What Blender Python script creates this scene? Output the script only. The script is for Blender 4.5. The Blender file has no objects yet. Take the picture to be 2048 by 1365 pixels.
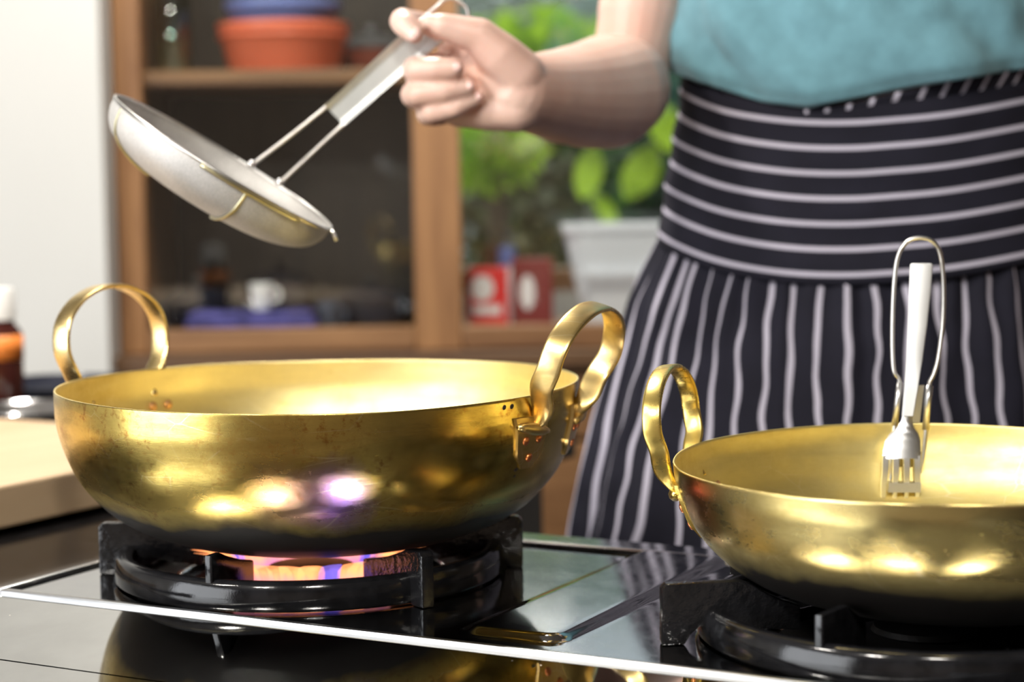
import bpy, bmesh, math, random
import numpy as np
from mathutils import Vector, Matrix, Euler, noise

random.seed(7)
scene = bpy.context.scene
COL = scene.collection
PI = math.pi

# ---------------------------------------------------------------- camera
IMW, IMH, FPX = 2048.0, 1365.0, 3800.0
HORIZON = 370.0
PITCH = math.atan((IMH / 2 - HORIZON) / FPX)
ROLL = math.radians(0.8)
CAM = Vector((0, 0, 1.0))
_R = Vector((1, 0, 0))
FW = Vector((0, math.cos(PITCH), -math.sin(PITCH)))
_U = Vector((0, math.sin(PITCH), math.cos(PITCH)))
CR = _R * math.cos(ROLL) - _U * math.sin(ROLL)
CU = _U * math.cos(ROLL) + _R * math.sin(ROLL)
cam_data = bpy.data.cameras.new('camera')
cam = bpy.data.objects.new('camera', cam_data)
COL.objects.link(cam)
cam.matrix_world = Matrix(((CR.x, CU.x, -FW.x, CAM.x), (CR.y, CU.y, -FW.y, CAM.y), (CR.z, CU.z, -FW.z, CAM.z), (0, 0, 0, 1)))
cam_data.sensor_width = 36.0
cam_data.lens = FPX / IMW * 36.0
cam_data.clip_start = 0.05
cam_data.dof.use_dof = True
cam_data.dof.focus_distance = 1.215
cam_data.dof.aperture_fstop = 4.6
scene.camera = cam

# ---------------------------------------------------------------- world, sun, big lights, exposure
world = bpy.data.worlds.new('world')
scene.world = world
world.use_nodes = True
wn = world.node_tree
bgn = wn.nodes['Background']
bgn.inputs['Color'].default_value = (0.86, 0.93, 1.0, 1)
bgn.inputs['Strength'].default_value = 0.9
sun_d = bpy.data.lights.new('sun', 'SUN')
sun_d.energy = 2.2
sun_d.angle = 0.03
sun_d.color = (1.0, 0.95, 0.85)
sun = bpy.data.objects.new('sun', sun_d)
COL.objects.link(sun)
sun.rotation_euler = (math.radians(-30), math.radians(18), 0)


def area(name, loc, target, sx, sy, power, color=(1, 1, 1)):
    d = bpy.data.lights.new(name, 'AREA')
    d.shape = 'RECTANGLE'
    d.size, d.size_y = sx, sy
    d.energy = power
    d.color = color
    o = bpy.data.objects.new(name, d)
    COL.objects.link(o)
    o.location = loc
    o.rotation_euler = (Vector(target) - Vector(loc)).to_track_quat('-Z', 'Y').to_euler()
    return o


area('window_daylight', (-2.90, -0.35, 1.25), (0, 0.9, 1.0), 2.2, 2.1, 66, (0.95, 0.97, 1.0))
scene.view_settings.view_transform = 'Standard'
scene.view_settings.look = 'None'
scene.view_settings.exposure = 0.46
scene.view_settings.gamma = 1.0
scene.view_settings.use_curve_mapping = False
scene.cycles.use_denoising = True
scene.cycles.max_bounces = 8
scene.cycles.sample_clamp_indirect = 25.0
scene.cycles.caustics_reflective = False
scene.cycles.caustics_refractive = False


# ---------------------------------------------------------------- geometry helpers
def ray(px, py):
    return CR * ((px - IMW / 2) / FPX) - CU * ((py - IMH / 2) / FPX) + FW


def P(px, py, y):
    d = ray(px, py)
    return CAM + d * (y / d.y)


def onz(px, py, z):
    d = ray(px, py)
    return CAM + d * ((z - CAM.z) / d.z)


def link_mesh(name, me, mat=None, parent=None, smooth=True):
    o = bpy.data.objects.new(name, me)
    COL.objects.link(o)
    if mat is not None:
        for m in (mat if isinstance(mat, (list, tuple)) else [mat]):
            me.materials.append(m)
    if parent is not None:
        o.parent = parent
    if smooth:
        me.polygons.foreach_set('use_smooth', [True] * len(me.polygons))
    return o


def mobj(name, verts, faces, mat=None, parent=None, smooth=True, uvs=None, midx=None):
    me = bpy.data.meshes.new(name)
    me.from_pydata([tuple(v) for v in verts], [], faces)
    if uvs is not None:
        lay = me.uv_layers.new(name='UVMap')
        for lp in me.loops:
            lay.data[lp.index].uv = uvs[lp.vertex_index]
    me.update()
    o = link_mesh(name, me, mat, parent, smooth)
    if midx is not None:
        me.polygons.foreach_set('material_index', midx)
    return o


class MB:
    def __init__(self):
        self.v = []
        self.f = []

    def add(self, v, f):
        n = len(self.v)
        self.v += [tuple(p) for p in v]
        self.f += [tuple(i + n for i in q) for q in f]

    def box(self, c, s, rot=None, bev=0.0):
        bm = bmesh.new()
        bmesh.ops.create_cube(bm, size=1.0)
        for v in bm.verts:
            v.co = Vector((v.co.x * s[0], v.co.y * s[1], v.co.z * s[2]))
        if bev > 0:
            bmesh.ops.bevel(bm, geom=bm.edges[:], offset=bev, segments=2, affect='EDGES', profile=0.5)
        M = (rot.to_matrix() if rot is not None else Matrix.Identity(3))
        bm.verts.index_update()
        self.add([M @ v.co + Vector(c) for v in bm.verts], [[v.index for v in f.verts] for f in bm.faces])
        bm.free()
        return self

    def box2(self, a, b, bev=0.0):
        a, b = Vector(a), Vector(b)
        return self.box((a + b) / 2, [abs(b[i] - a[i]) for i in range(3)], None, bev)

    def tube(self, pts, rad, seg=10, closed=False):
        pts = [Vector(p) for p in pts]
        n = len(pts)
        rr = rad if isinstance(rad, (list, tuple)) else [rad] * n
        v, f = [], []
        prev = None
        for i, p in enumerate(pts):
            if closed:
                t = pts[(i + 1) % n] - pts[i - 1]
            else:
                t = pts[min(i + 1, n - 1)] - pts[max(i - 1, 0)]
            t.normalize()
            if prev is None:
                a = Vector((0, 0, 1)) if abs(t.z) < 0.9 else Vector((1, 0, 0))
                s = t.cross(a).normalized()
            else:
                s = (prev - t * prev.dot(t)).normalized()
            prev = s
            w = t.cross(s)
            for k in range(seg):
                an = 2 * PI * k / seg
                v.append(p + (s * math.cos(an) + w * math.sin(an)) * rr[i])
        m = n if closed else n - 1
        for i in range(m):
            j = (i + 1) % n
            for k in range(seg):
                l = (k + 1) % seg
                f.append((i * seg + k, i * seg + l, j * seg + l, j * seg + k))
        if not closed:
            f.append(tuple(range(seg - 1, -1, -1)))
            f.append(tuple((n - 1) * seg + k for k in range(seg)))
        self.add(v, f)
        return self

    def lathe(self, prof, seg=48, c=(0, 0, 0), close=False):
        v, f = [], []
        n = len(prof)
        c = Vector(c)
        for r, z in prof:
            for k in range(seg):
                an = 2 * PI * k / seg
                v.append(c + Vector((max(r, 1e-5) * math.cos(an), max(r, 1e-5) * math.sin(an), z)))
        for i in range(n - 1 if not close else n):
            j = (i + 1) % n
            for k in range(seg):
                l = (k + 1) % seg
                f.append((i * seg + k, i * seg + l, j * seg + l, j * seg + k))
        self.add(v, f)
        return self

    def ball(self, c, r, seg=12, rings=8, rot=None):
        rx, ry, rz = r if isinstance(r, (list, tuple)) else (r, r, r)
        v, f = [], []
        M = rot if rot is not None else Matrix.Identity(3)
        c = Vector(c)
        for i in range(rings + 1):
            th = PI * i / rings
            for k in range(seg):
                an = 2 * PI * k / seg
                q = Vector((rx * max(math.sin(th), 1e-4) * math.cos(an), ry * max(math.sin(th), 1e-4) * math.sin(an), -rz * math.cos(th)))
                v.append(M @ q + c)
        for i in range(rings):
            for k in range(seg):
                l = (k + 1) % seg
                f.append((i * seg + k, i * seg + l, (i + 1) * seg + l, (i + 1) * seg + k))
        self.add(v, f)
        return self

    def capsule(self, a, b, ra, rb, seg=16):
        a, b = Vector(a), Vector(b)
        t = (b - a)
        L = t.length
        t.normalize()
        path, rad = [], []
        for k in range(1, 6):
            an = PI / 2 * k / 5
            path.append(a - t * ra * math.cos(an))
            rad.append(max(ra * math.sin(an), 1e-4))
        for k in range(0, 5):
            an = PI / 2 * k / 5
            path.append(b + t * rb * math.sin(an))
            rad.append(max(rb * math.cos(an), 1e-4))
        return self.tube(path, rad, seg)

    def build(self, name, mat=None, parent=None, smooth=True, auto=None):
        o = mobj(name, self.v, self.f, mat, parent, smooth)
        if auto is not None:
            sharp_by_angle(o.data, auto)
        return o


def sharp_by_angle(me, deg=35):
    bm = bmesh.new()
    bm.from_mesh(me)
    bmesh.ops.recalc_face_normals(bm, faces=bm.faces[:])
    lim = math.radians(deg)
    for e in bm.edges:
        if len(e.link_faces) == 2 and e.calc_face_angle(0) > lim:
            e.smooth = False
    bm.to_mesh(me)
    bm.free()


def recalc(me):
    bm = bmesh.new()
    bm.from_mesh(me)
    bmesh.ops.recalc_face_normals(bm, faces=bm.faces[:])
    bm.to_mesh(me)
    bm.free()


def catmull(pts, n=8, closed=False):
    pts = [Vector(p) for p in pts]
    m = len(pts)
    out = []
    rng = m if closed else m - 1
    for i in range(rng):
        if closed:
            p0, p1, p2, p3 = pts[i - 1], pts[i], pts[(i + 1) % m], pts[(i + 2) % m]
        else:
            p0, p1, p2, p3 = pts[max(i - 1, 0)], pts[i], pts[i + 1], pts[min(i + 2, m - 1)]
        for k in range(n):
            t = k / n
            out.append(0.5 * ((2 * p1) + (p2 - p0) * t + (2 * p0 - 5 * p1 + 4 * p2 - p3) * t * t + (3 * p1 - p0 - 3 * p2 + p3) * t ** 3))
    if not closed:
        out.append(pts[-1])
    return out


def interp(x, xs, ys):
    return float(np.interp(x, xs, ys))


def smooth01(a, b, x):
    t = min(max((x - a) / (b - a), 0), 1)
    return t * t * (3 - 2 * t)


def tag(o, label, cat, group=None, kind=None):
    if label:
        o['label'] = label
    if cat:
        o['category'] = cat
    if group:
        o['group'] = group
    if kind:
        o['kind'] = kind
    return o


def thing(name, label, cat, loc=(0, 0, 0), rotz=0.0, group=None):
    o = bpy.data.objects.new(name, None)
    o.empty_display_size = 0.05
    COL.objects.link(o)
    o.location = loc
    o.rotation_euler = (0, 0, rotz)
    return tag(o, label, cat, group)


def put(o, root):
    """parent a mesh that is built in world space under a root without moving it"""
    bpy.context.view_layer.update()
    o.parent = root
    o.matrix_parent_inverse = root.matrix_world.inverted()
    return o


def structure(o):
    o['kind'] = 'structure'
    return o


# ---------------------------------------------------------------- materials
def new_mat(name):
    m = bpy.data.materials.new(name)
    m.use_nodes = True
    nt = m.node_tree
    return m, nt, nt.nodes['Principled BSDF']


def N(nt, t, **kw):
    n = nt.nodes.new(t)
    for k, v in kw.items():
        if k.startswith('i_'):
            key = k[2:]
            key = int(key) if key.isdigit() else key.replace('_', ' ')
            n.inputs[key].default_value = v
        else:
            setattr(n, k, v)
    return n


def ramp(nt, fac, stops):
    r = nt.nodes.new('ShaderNodeValToRGB')
    el = r.color_ramp.elements
    while len(el) < len(stops):
        el.new(0.5)
    for e, (p, c) in zip(el, stops):
        e.position = p
        e.color = (c[0], c[1], c[2], 1) if not isinstance(c, (int, float)) else (c, c, c, 1)
    nt.links.new(fac, r.inputs['Fac'])
    return r


def math_n(nt, op, a, b=None, c=None):
    n = nt.nodes.new('ShaderNodeMath')
    n.operation = op
    for i, x in enumerate((a, b, c)):
        if x is None:
            continue
        if isinstance(x, (int, float)):
            n.inputs[i].default_value = x
        else:
            nt.links.new(x, n.inputs[i])
    return n.outputs[0]


def mixc(nt, fac, a, b, mode='MIX'):
    n = nt.nodes.new('ShaderNodeMix')
    n.data_type = 'RGBA'
    n.blend_type = mode
    for sock, x in ((n.inputs[0], fac), (n.inputs[6], a), (n.inputs[7], b)):
        if isinstance(x, (int, float)):
            sock.default_value = x
        elif isinstance(x, tuple):
            sock.default_value = (x[0], x[1], x[2], 1)
        else:
            nt.links.new(x, sock)
    return n.outputs[2]


def coord(nt, kind='Object', scale=(1, 1, 1), loc=(0, 0, 0), rot=(0, 0, 0)):
    tc = nt.nodes.new('ShaderNodeTexCoord')
    mp = nt.nodes.new('ShaderNodeMapping')
    mp.inputs['Scale'].default_value = scale
    mp.inputs['Location'].default_value = loc
    mp.inputs['Rotation'].default_value = rot
    nt.links.new(tc.outputs[kind], mp.inputs['Vector'])
    return mp.outputs[0]


def noise_t(nt, vec, scale, detail=4, rough=0.55, dist=0.0):
    n = nt.nodes.new('ShaderNodeTexNoise')
    n.inputs['Scale'].default_value = scale
    n.inputs['Detail'].default_value = detail
    n.inputs['Roughness'].default_value = rough
    n.inputs['Distortion'].default_value = dist
    nt.links.new(vec, n.inputs['Vector'])
    return n.outputs['Fac']


def bump(nt, bs, h, strength=0.2, dist=0.001):
    b = nt.nodes.new('ShaderNodeBump')
    b.inputs['Strength'].default_value = strength
    b.inputs['Distance'].default_value = dist
    nt.links.new(h, b.inputs['Height'])
    nt.links.new(b.outputs[0], bs.inputs['Normal'])


def plain(name, col, rough=0.5, metal=0.0, var=0.12, scale=14.0, spec=0.5, bmp=0.0, coat=0.0, sheen=0.0):
    """procedural material: a colour broken up by noise, some relief"""
    m, nt, bs = new_mat(name)
    v = coord(nt)
    nz = noise_t(nt, v, scale)
    lo = tuple(c * (1 - var) for c in col)
    hi = tuple(min(c * (1 + var), 1) for c in col)
    r = ramp(nt, nz, [(0.3, lo), (0.7, hi)])
    nt.links.new(r.outputs[0], bs.inputs['Base Color'])
    bs.inputs['Roughness'].default_value = rough
    bs.inputs['Metallic'].default_value = metal
    bs.inputs['Specular IOR Level'].default_value = spec
    bs.inputs['Coat Weight'].default_value = coat
    bs.inputs['Sheen Weight'].default_value = sheen
    if bmp:
        bump(nt, bs, noise_t(nt, v, scale * 8), bmp)
    return m


def wood(name, light, dark, scale=6.0, axis='X', rough=0.45, contrast=1.0):
    m, nt, bs = new_mat(name)
    sc = {'X': (0.25, 3.2, 3.2), 'Y': (3.2, 0.25, 3.2), 'Z': (3.2, 3.2, 0.25)}[axis]
    v = coord(nt, 'Object', sc)
    n1 = noise_t(nt, v, scale, 6, 0.6, 0.8)
    n2 = noise_t(nt, v, scale * 7, 4, 0.7)
    s = math_n(nt, 'ADD', math_n(nt, 'MULTIPLY', n1, 0.75), math_n(nt, 'MULTIPLY', n2, 0.25))
    r = ramp(nt, s, [(0.5 - 0.17 / contrast, dark), (0.5 + 0.17 / contrast, light)])
    nt.links.new(r.outputs[0], bs.inputs['Base Color'])
    bs.inputs['Roughness'].default_value = rough
    bump(nt, bs, n2, 0.12, 0.001)
    return m


def brass(name, bright, patina, rough, zsoot=None, seed=0.0, stain=0.5, tints=(), speck=0.0, bmp=0.06):
    m, nt, bs = new_mat(name)
    v = coord(nt, 'Object', (1, 1, 1), (seed, seed * 0.7, 0))
    vs = coord(nt, 'Object', (1, 1, 5), (seed, 0, 0))
    big = noise_t(nt, v, 9, 4, 0.6, 0.4)
    fine = noise_t(nt, v, 70, 6, 0.7)
    streak = noise_t(nt, vs, 26, 5, 0.6)
    mx = math_n(nt, 'ADD', math_n(nt, 'MULTIPLY', big, 0.5), math_n(nt, 'ADD', math_n(nt, 'MULTIPLY', fine, 0.22), math_n(nt, 'MULTIPLY', streak, 0.28)))
    r = ramp(nt, mx, [(0.5 - 0.16, patina), (0.5 + 0.02 + 0.1 * (stain - 0.5), bright), (0.75, tuple(min(1, c * 1.12) for c in bright))])
    col = r.outputs[0]
    rgh = ramp(nt, mx, [(0.35, rough + 0.16), (0.62, rough)]).outputs[0]
    sep = nt.nodes.new('ShaderNodeSeparateXYZ')
    tc = nt.nodes.new('ShaderNodeTexCoord')
    nt.links.new(tc.outputs['Object'], sep.inputs[0])
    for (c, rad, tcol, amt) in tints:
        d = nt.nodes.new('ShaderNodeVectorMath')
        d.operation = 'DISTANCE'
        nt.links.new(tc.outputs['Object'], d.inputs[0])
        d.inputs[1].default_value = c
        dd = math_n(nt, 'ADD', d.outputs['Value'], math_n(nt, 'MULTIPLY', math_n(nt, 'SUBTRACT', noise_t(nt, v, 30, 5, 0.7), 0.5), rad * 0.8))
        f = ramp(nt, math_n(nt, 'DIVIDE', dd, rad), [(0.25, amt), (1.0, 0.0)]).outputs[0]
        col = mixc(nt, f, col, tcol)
    # fine scratches
    wv = nt.nodes.new('ShaderNodeTexVoronoi')
    wv.feature = 'DISTANCE_TO_EDGE'
    wv.inputs['Scale'].default_value = 20
    nt.links.new(coord(nt, 'Object', (0.5, 4.0, 3.0), (seed, 0, 0), (0.5, 0.75, 0.35)), wv.inputs['Vector'])
    scr = ramp(nt, wv.outputs['Distance'], [(0.0, 1.0), (0.02, 0.0)]).outputs[0]
    gate = ramp(nt, noise_t(nt, v, 16, 3), [(0.5, 0.0), (0.62, 1.0)]).outputs[0]
    scr = math_n(nt, 'MULTIPLY', scr, gate)
    col = mixc(nt, math_n(nt, 'MULTIPLY', scr, 0.35), col, (1.0, 0.9, 0.62))
    if speck > 0:
        sp1 = ramp(nt, noise_t(nt, v, 170, 5, 0.75), [(0.52, 0.0), (0.66, 1.0)]).outputs[0]
        sp2 = ramp(nt, noise_t(nt, v, 13, 4, 0.6), [(0.42, 0.0), (0.62, 1.0)]).outputs[0]
        col = mixc(nt, math_n(nt, 'MULTIPLY', math_n(nt, 'MULTIPLY', sp1, sp2), speck), col, (0.34, 0.13, 0.025))
    metal = 1.0
    if zsoot is not None:
        z0, z1 = zsoot
        zz = math_n(nt, 'ADD', sep.outputs['Z'], math_n(nt, 'MULTIPLY', math_n(nt, 'SUBTRACT', big, 0.5), 0.035))
        t = math_n(nt, 'DIVIDE', math_n(nt, 'SUBTRACT', zz, z0), z1 - z0)
        so = ramp(nt, t, [(0.0, 1.0), (1.0, 0.0)]).outputs[0]
        col = mixc(nt, so, col, (0.010, 0.008, 0.007))
        rgh = mixc(nt, so, rgh, (0.5, 0.5, 0.5))
        nt.links.new(math_n(nt, 'SUBTRACT', 1.0, math_n(nt, 'MULTIPLY', so, 0.75)), bs.inputs['Metallic'])
    else:
        bs.inputs['Metallic'].default_value = metal
    nt.links.new(col, bs.inputs['Base Color'])
    nt.links.new(rgh, bs.inputs['Roughness'])
    h = math_n(nt, 'ADD', math_n(nt, 'MULTIPLY', streak, 1.0), math_n(nt, 'MULTIPLY', fine, 0.5))
    bump(nt, bs, h, bmp, 0.002)
    return m


def glass_mat(name, tint=(0.95, 0.97, 0.97), refl=0.06):
    m, nt, bs = new_mat(name)
    nt.nodes.remove(bs)
    out = nt.nodes['Material Output']
    tr = nt.nodes.new('ShaderNodeBsdfTransparent')
    v = coord(nt)
    r = ramp(nt, noise_t(nt, v, 3.0), [(0.3, tuple(c * 0.97 for c in tint)), (0.7, tint)])
    nt.links.new(r.outputs[0], tr.inputs[0])
    gl = nt.nodes.new('ShaderNodeBsdfGlossy')
    gl.inputs['Roughness'].default_value = 0.02
    mx = nt.nodes.new('ShaderNodeMixShader')
    mx.inputs[0].default_value = refl
    nt.links.new(tr.outputs[0], mx.inputs[1])
    nt.links.new(gl.outputs[0], mx.inputs[2])
    nt.links.new(mx.outputs[0], out.inputs[0])
    return m


def stripes_mat(name, axis, count, phase, width, base, stripe):
    m, nt, bs = new_mat(name)
    tc = nt.nodes.new('ShaderNodeTexCoord')
    sep = nt.nodes.new('ShaderNodeSeparateXYZ')
    nt.links.new(tc.outputs['UV'], sep.inputs[0])
    x = math_n(nt, 'ADD', math_n(nt, 'MULTIPLY', sep.outputs[axis], count), phase)
    fr = math_n(nt, 'FRACT', x)
    d = math_n(nt, 'ABSOLUTE', math_n(nt, 'SUBTRACT', fr, 0.5))
    msk = ramp(nt, d, [(width / 2 - 0.02, 1.0), (width / 2 + 0.02, 0.0)]).outputs[0]
    v = coord(nt)
    nz = noise_t(nt, v, 20, 4)
    b = ramp(nt, nz, [(0.3, tuple(c * 0.8 for c in base)), (0.7, tuple(c * 1.2 for c in base))]).outputs[0]
    c = mixc(nt, msk, b, stripe)
    nt.links.new(c, bs.inputs['Base Color'])
    bs.inputs['Roughness'].default_value = 0.85
    bs.inputs['Specular IOR Level'].default_value = 0.25
    bump(nt, bs, noise_t(nt, v, 500, 2), 0.25, 0.0006)
    return m


def emission_flame(name, lowc, highc, strength, z0, z1):
    m, nt, bs = new_mat(name)
    nt.nodes.remove(bs)
    out = nt.nodes['Material Output']
    tc = nt.nodes.new('ShaderNodeTexCoord')
    sep = nt.nodes.new('ShaderNodeSeparateXYZ')
    nt.links.new(tc.outputs['Object'], sep.inputs[0])
    t = math_n(nt, 'DIVIDE', math_n(nt, 'SUBTRACT', sep.outputs['Z'], z0), z1 - z0)
    nz = noise_t(nt, coord(nt, 'Object', (1, 1, 0.35)), 60, 3)
    t2 = math_n(nt, 'ADD', t, math_n(nt, 'MULTIPLY', math_n(nt, 'SUBTRACT', nz, 0.5), 1.0))
    c = ramp(nt, t2, [(0.0, lowc), (0.35, tuple((a + b) / 2 for a, b in zip(lowc, highc))), (0.7, highc)])
    em = nt.nodes.new('ShaderNodeEmission')
    em.inputs[1].default_value = strength
    nt.links.new(c.outputs[0], em.inputs[0])
    tr = nt.nodes.new('ShaderNodeBsdfTransparent')
    mx = nt.nodes.new('ShaderNodeMixShader')
    a = ramp(nt, math_n(nt, 'ADD', math_n(nt, 'MULTIPLY', t, -0.35), math_n(nt, 'MULTIPLY', nz, 1.0)), [(0.15, 0.25), (0.55, 0.95)])
    nt.links.new(a.outputs[0], mx.inputs[0])
    nt.links.new(tr.outputs[0], mx.inputs[1])
    nt.links.new(em.outputs[0], mx.inputs[2])
    nt.links.new(mx.outputs[0], out.inputs[0])
    return m


def emit(name, col, s):
    m, nt, bs = new_mat(name)
    bs.inputs['Base Color'].default_value = (1, 1, 1, 1)
    r = ramp(nt, noise_t(nt, coord(nt), 2.0), [(0.0, col), (1.0, col)])
    nt.links.new(r.outputs[0], bs.inputs['Emission Color'])
    bs.inputs['Emission Strength'].default_value = s
    return m


M = {}
M['wall'] = plain('white_paint', (0.60, 0.597, 0.572), 0.7, var=0.02, scale=3, bmp=0.05)
M['wall_warm'] = plain('warm_plaster', (0.20, 0.155, 0.12), 0.8, var=0.06, scale=3, bmp=0.05)
M['ceiling'] = plain('ceiling_paint', (0.36, 0.33, 0.30), 0.8, var=0.02, scale=3)
M['floor'] = plain('floor_tile', (0.10, 0.085, 0.075), 0.35, var=0.15, scale=4)
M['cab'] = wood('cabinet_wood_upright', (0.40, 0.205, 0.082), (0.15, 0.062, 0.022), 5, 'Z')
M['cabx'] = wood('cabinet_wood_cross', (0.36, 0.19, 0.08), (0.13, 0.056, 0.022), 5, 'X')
M['cab_shaded'] = wood('cabinet_wood_ledge_shaded', (0.16, 0.085, 0.038), (0.07, 0.032, 0.014), 5, 'X')  # cabinet wood darkened: shadow gap under the bottom rail put into the colour
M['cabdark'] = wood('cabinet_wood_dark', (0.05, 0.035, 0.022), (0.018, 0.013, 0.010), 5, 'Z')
M['board'] = wood('board_wood', (0.68, 0.51, 0.32), (0.57, 0.39, 0.225), 7, 'Y', 0.5, 0.8)
M['black_granite'] = plain('black_counter', (0.010, 0.009, 0.009), 0.07, var=0.4, scale=60, spec=0.3)
M['counter_side'] = plain('counter_side', (0.05, 0.045, 0.042), 0.4, var=0.2, scale=10)
M['iron'] = plain('enamelled_iron', (0.007, 0.007, 0.008), 0.10, var=0.5, scale=90, spec=0.4, bmp=0.05)
M['iron_rough'] = plain('pitted_enamel', (0.008, 0.008, 0.009), 0.14, var=0.5, scale=22, spec=0.6, bmp=0.9)
M['iron_in'] = plain('burner_iron', (0.02, 0.018, 0.017), 0.45, metal=0.6, var=0.4, scale=60, bmp=0.2)
M['steel'] = plain('bright_steel', (0.72, 0.72, 0.72), 0.18, metal=1.0, var=0.06, scale=30)
M['trim'] = plain('trim_steel', (0.50, 0.50, 0.50), 0.28, metal=1.0, var=0.06, scale=30)
M['steel_brushed'] = plain('brushed_steel', (0.62, 0.62, 0.62), 0.33, metal=1.0, var=0.08, scale=60)
M['plate'] = plain('dull_steel_sheet', (0.52, 0.53, 0.51), 0.42, metal=0.35, var=0.06, scale=30)
M['wire'] = plain('tin_wire', (0.62, 0.61, 0.59), 0.32, metal=1.0, var=0.08, scale=40)
M['wire_warm'] = plain('yellowed_wire', (0.55, 0.51, 0.33), 0.35, metal=1.0, var=0.1, scale=40)
M['white_plastic'] = plain('white_plastic', (0.90, 0.90, 0.88), 0.3, var=0.02, scale=20)
M['copper'] = plain('copper_rivet', (0.80, 0.30, 0.13), 0.3, metal=1.0, var=0.2, scale=120)
M['copper_dull'] = plain('worn_rivet', (0.70, 0.40, 0.20), 0.4, metal=1.0, var=0.2, scale=120)
M['orange'] = plain('orange_plastic', (0.92, 0.22, 0.11), 0.4, var=0.05, scale=6)
M['redbrown'] = plain('dark_red_plastic', (0.20, 0.045, 0.025), 0.4, var=0.1, scale=6)
M['bluepl'] = plain('blue_plastic', (0.20, 0.27, 0.62), 0.4, var=0.08, scale=6)
M['whitepl'] = plain('pale_plastic', (0.86, 0.88, 0.93), 0.4, var=0.03, scale=5)
M['slate'] = plain('slate_glaze', (0.10, 0.12, 0.17), 0.3, var=0.15, scale=10)
M['darkpot'] = plain('dark_enamel', (0.018, 0.020, 0.032), 0.25, var=0.3, scale=10)
M['cloth_blue'] = plain('blue_violet_cloth', (0.11, 0.10, 0.34), 0.9, var=0.6, scale=30)
M['red_card'] = plain('red_card', (0.75, 0.035, 0.03), 0.5, var=0.04, scale=8)
M['maroon_card'] = plain('maroon_card', (0.22, 0.030, 0.025), 0.5, var=0.06, scale=8)
M['white_print'] = plain('white_print', (0.85, 0.80, 0.80), 0.6, var=0.02, scale=8)
M['sauce'] = plain('brown_bottle', (0.055, 0.012, 0.008), 0.15, var=0.2, scale=8)
M['orange_label'] = plain('orange_label', (0.85, 0.25, 0.04), 0.5, var=0.08, scale=8)
M['black_rubber'] = plain('black_rubber', (0.012, 0.012, 0.013), 0.4, var=0.3, scale=30)
M['leafC'] = plain('leaf_deep', (0.045, 0.12, 0.035), 0.5, var=0.5, scale=6)
M['leafD'] = plain('leaf_olive', (0.13, 0.145, 0.055), 0.5, var=0.5, scale=6)


def leafy(name, col, var):
    m = plain(name, col, 0.5, var=var, scale=6)
    nt = m.node_tree
    bs = nt.nodes['Principled BSDF']
    tr = nt.nodes.new('ShaderNodeBsdfTranslucent')
    nt.links.new(bs.inputs['Base Color'].links[0].from_socket, tr.inputs[0])
    mx = nt.nodes.new('ShaderNodeMixShader')
    mx.inputs[0].default_value = 0.5
    nt.links.new(bs.outputs[0], mx.inputs[1])
    nt.links.new(tr.outputs[0], mx.inputs[2])
    nt.links.new(mx.outputs[0], nt.nodes['Material Output'].inputs[0])
    return m


M['leafA'] = leafy('leaf_green_thin', (0.09, 0.23, 0.035), 0.5)
M['leafB'] = leafy('leaf_lime_thin', (0.50, 0.74, 0.06), 0.25)
M['bark'] = plain('bark', (0.12, 0.08, 0.05), 0.9, var=0.4, scale=20)
M['soil'] = plain('garden_soil', (0.10, 0.085, 0.05), 0.95, var=0.4, scale=5)
M['slat'] = plain('slat_paint', (0.50, 0.56, 0.52), 0.6, var=0.05, scale=5)
M['shirt'] = plain('teal_jersey', (0.165, 0.345, 0.405), 0.9, var=0.10, scale=60, spec=0.2, bmp=0.25, sheen=0.3)
M['glass'] = glass_mat('window_glass')
M['glass_cab'] = glass_mat('cabinet_glass', (0.95, 0.96, 0.95), 0.05)
M['jar_glass'] = glass_mat('jar_glass', (0.7, 0.8, 0.75), 0.25)
M['hair'] = plain('dark_hair', (0.02, 0.014, 0.010), 0.5, var=0.4, scale=60, bmp=0.3)
M['shoe'] = plain('black_shoe', (0.02, 0.02, 0.022), 0.4, var=0.3, scale=30)
M['trouser'] = plain('dark_trousers', (0.03, 0.03, 0.04), 0.9, var=0.3, scale=30)
M['soot_spot'] = plain('tar_spot', (0.015, 0.010, 0.008), 0.5, var=0.3, scale=50)
M['grey_card'] = plain('grey_metal', (0.24, 0.24, 0.25), 0.35, metal=0.6, var=0.1, scale=12)

# skin
m, nt, bs = new_mat('skin')
v = coord(nt)
nz = noise_t(nt, v, 18, 4)
nz2 = noise_t(nt, v, 160, 3)
r = ramp(nt, nz, [(0.3, (0.69, 0.43, 0.345)), (0.7, (0.79, 0.555, 0.465))])
nt.links.new(r.outputs[0], bs.inputs['Base Color'])
bs.inputs['Roughness'].default_value = 0.42
bs.inputs['Subsurface Weight'].default_value = 0.18
bs.inputs['Subsurface Radius'].default_value = (0.012, 0.005, 0.003)
bs.inputs['Subsurface Scale'].default_value = 1.0
bump(nt, bs, nz2, 0.1, 0.0006)
M['skin'] = m
M['nail'] = plain('nail', (0.88, 0.58, 0.52), 0.22, var=0.04, scale=40)

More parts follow.
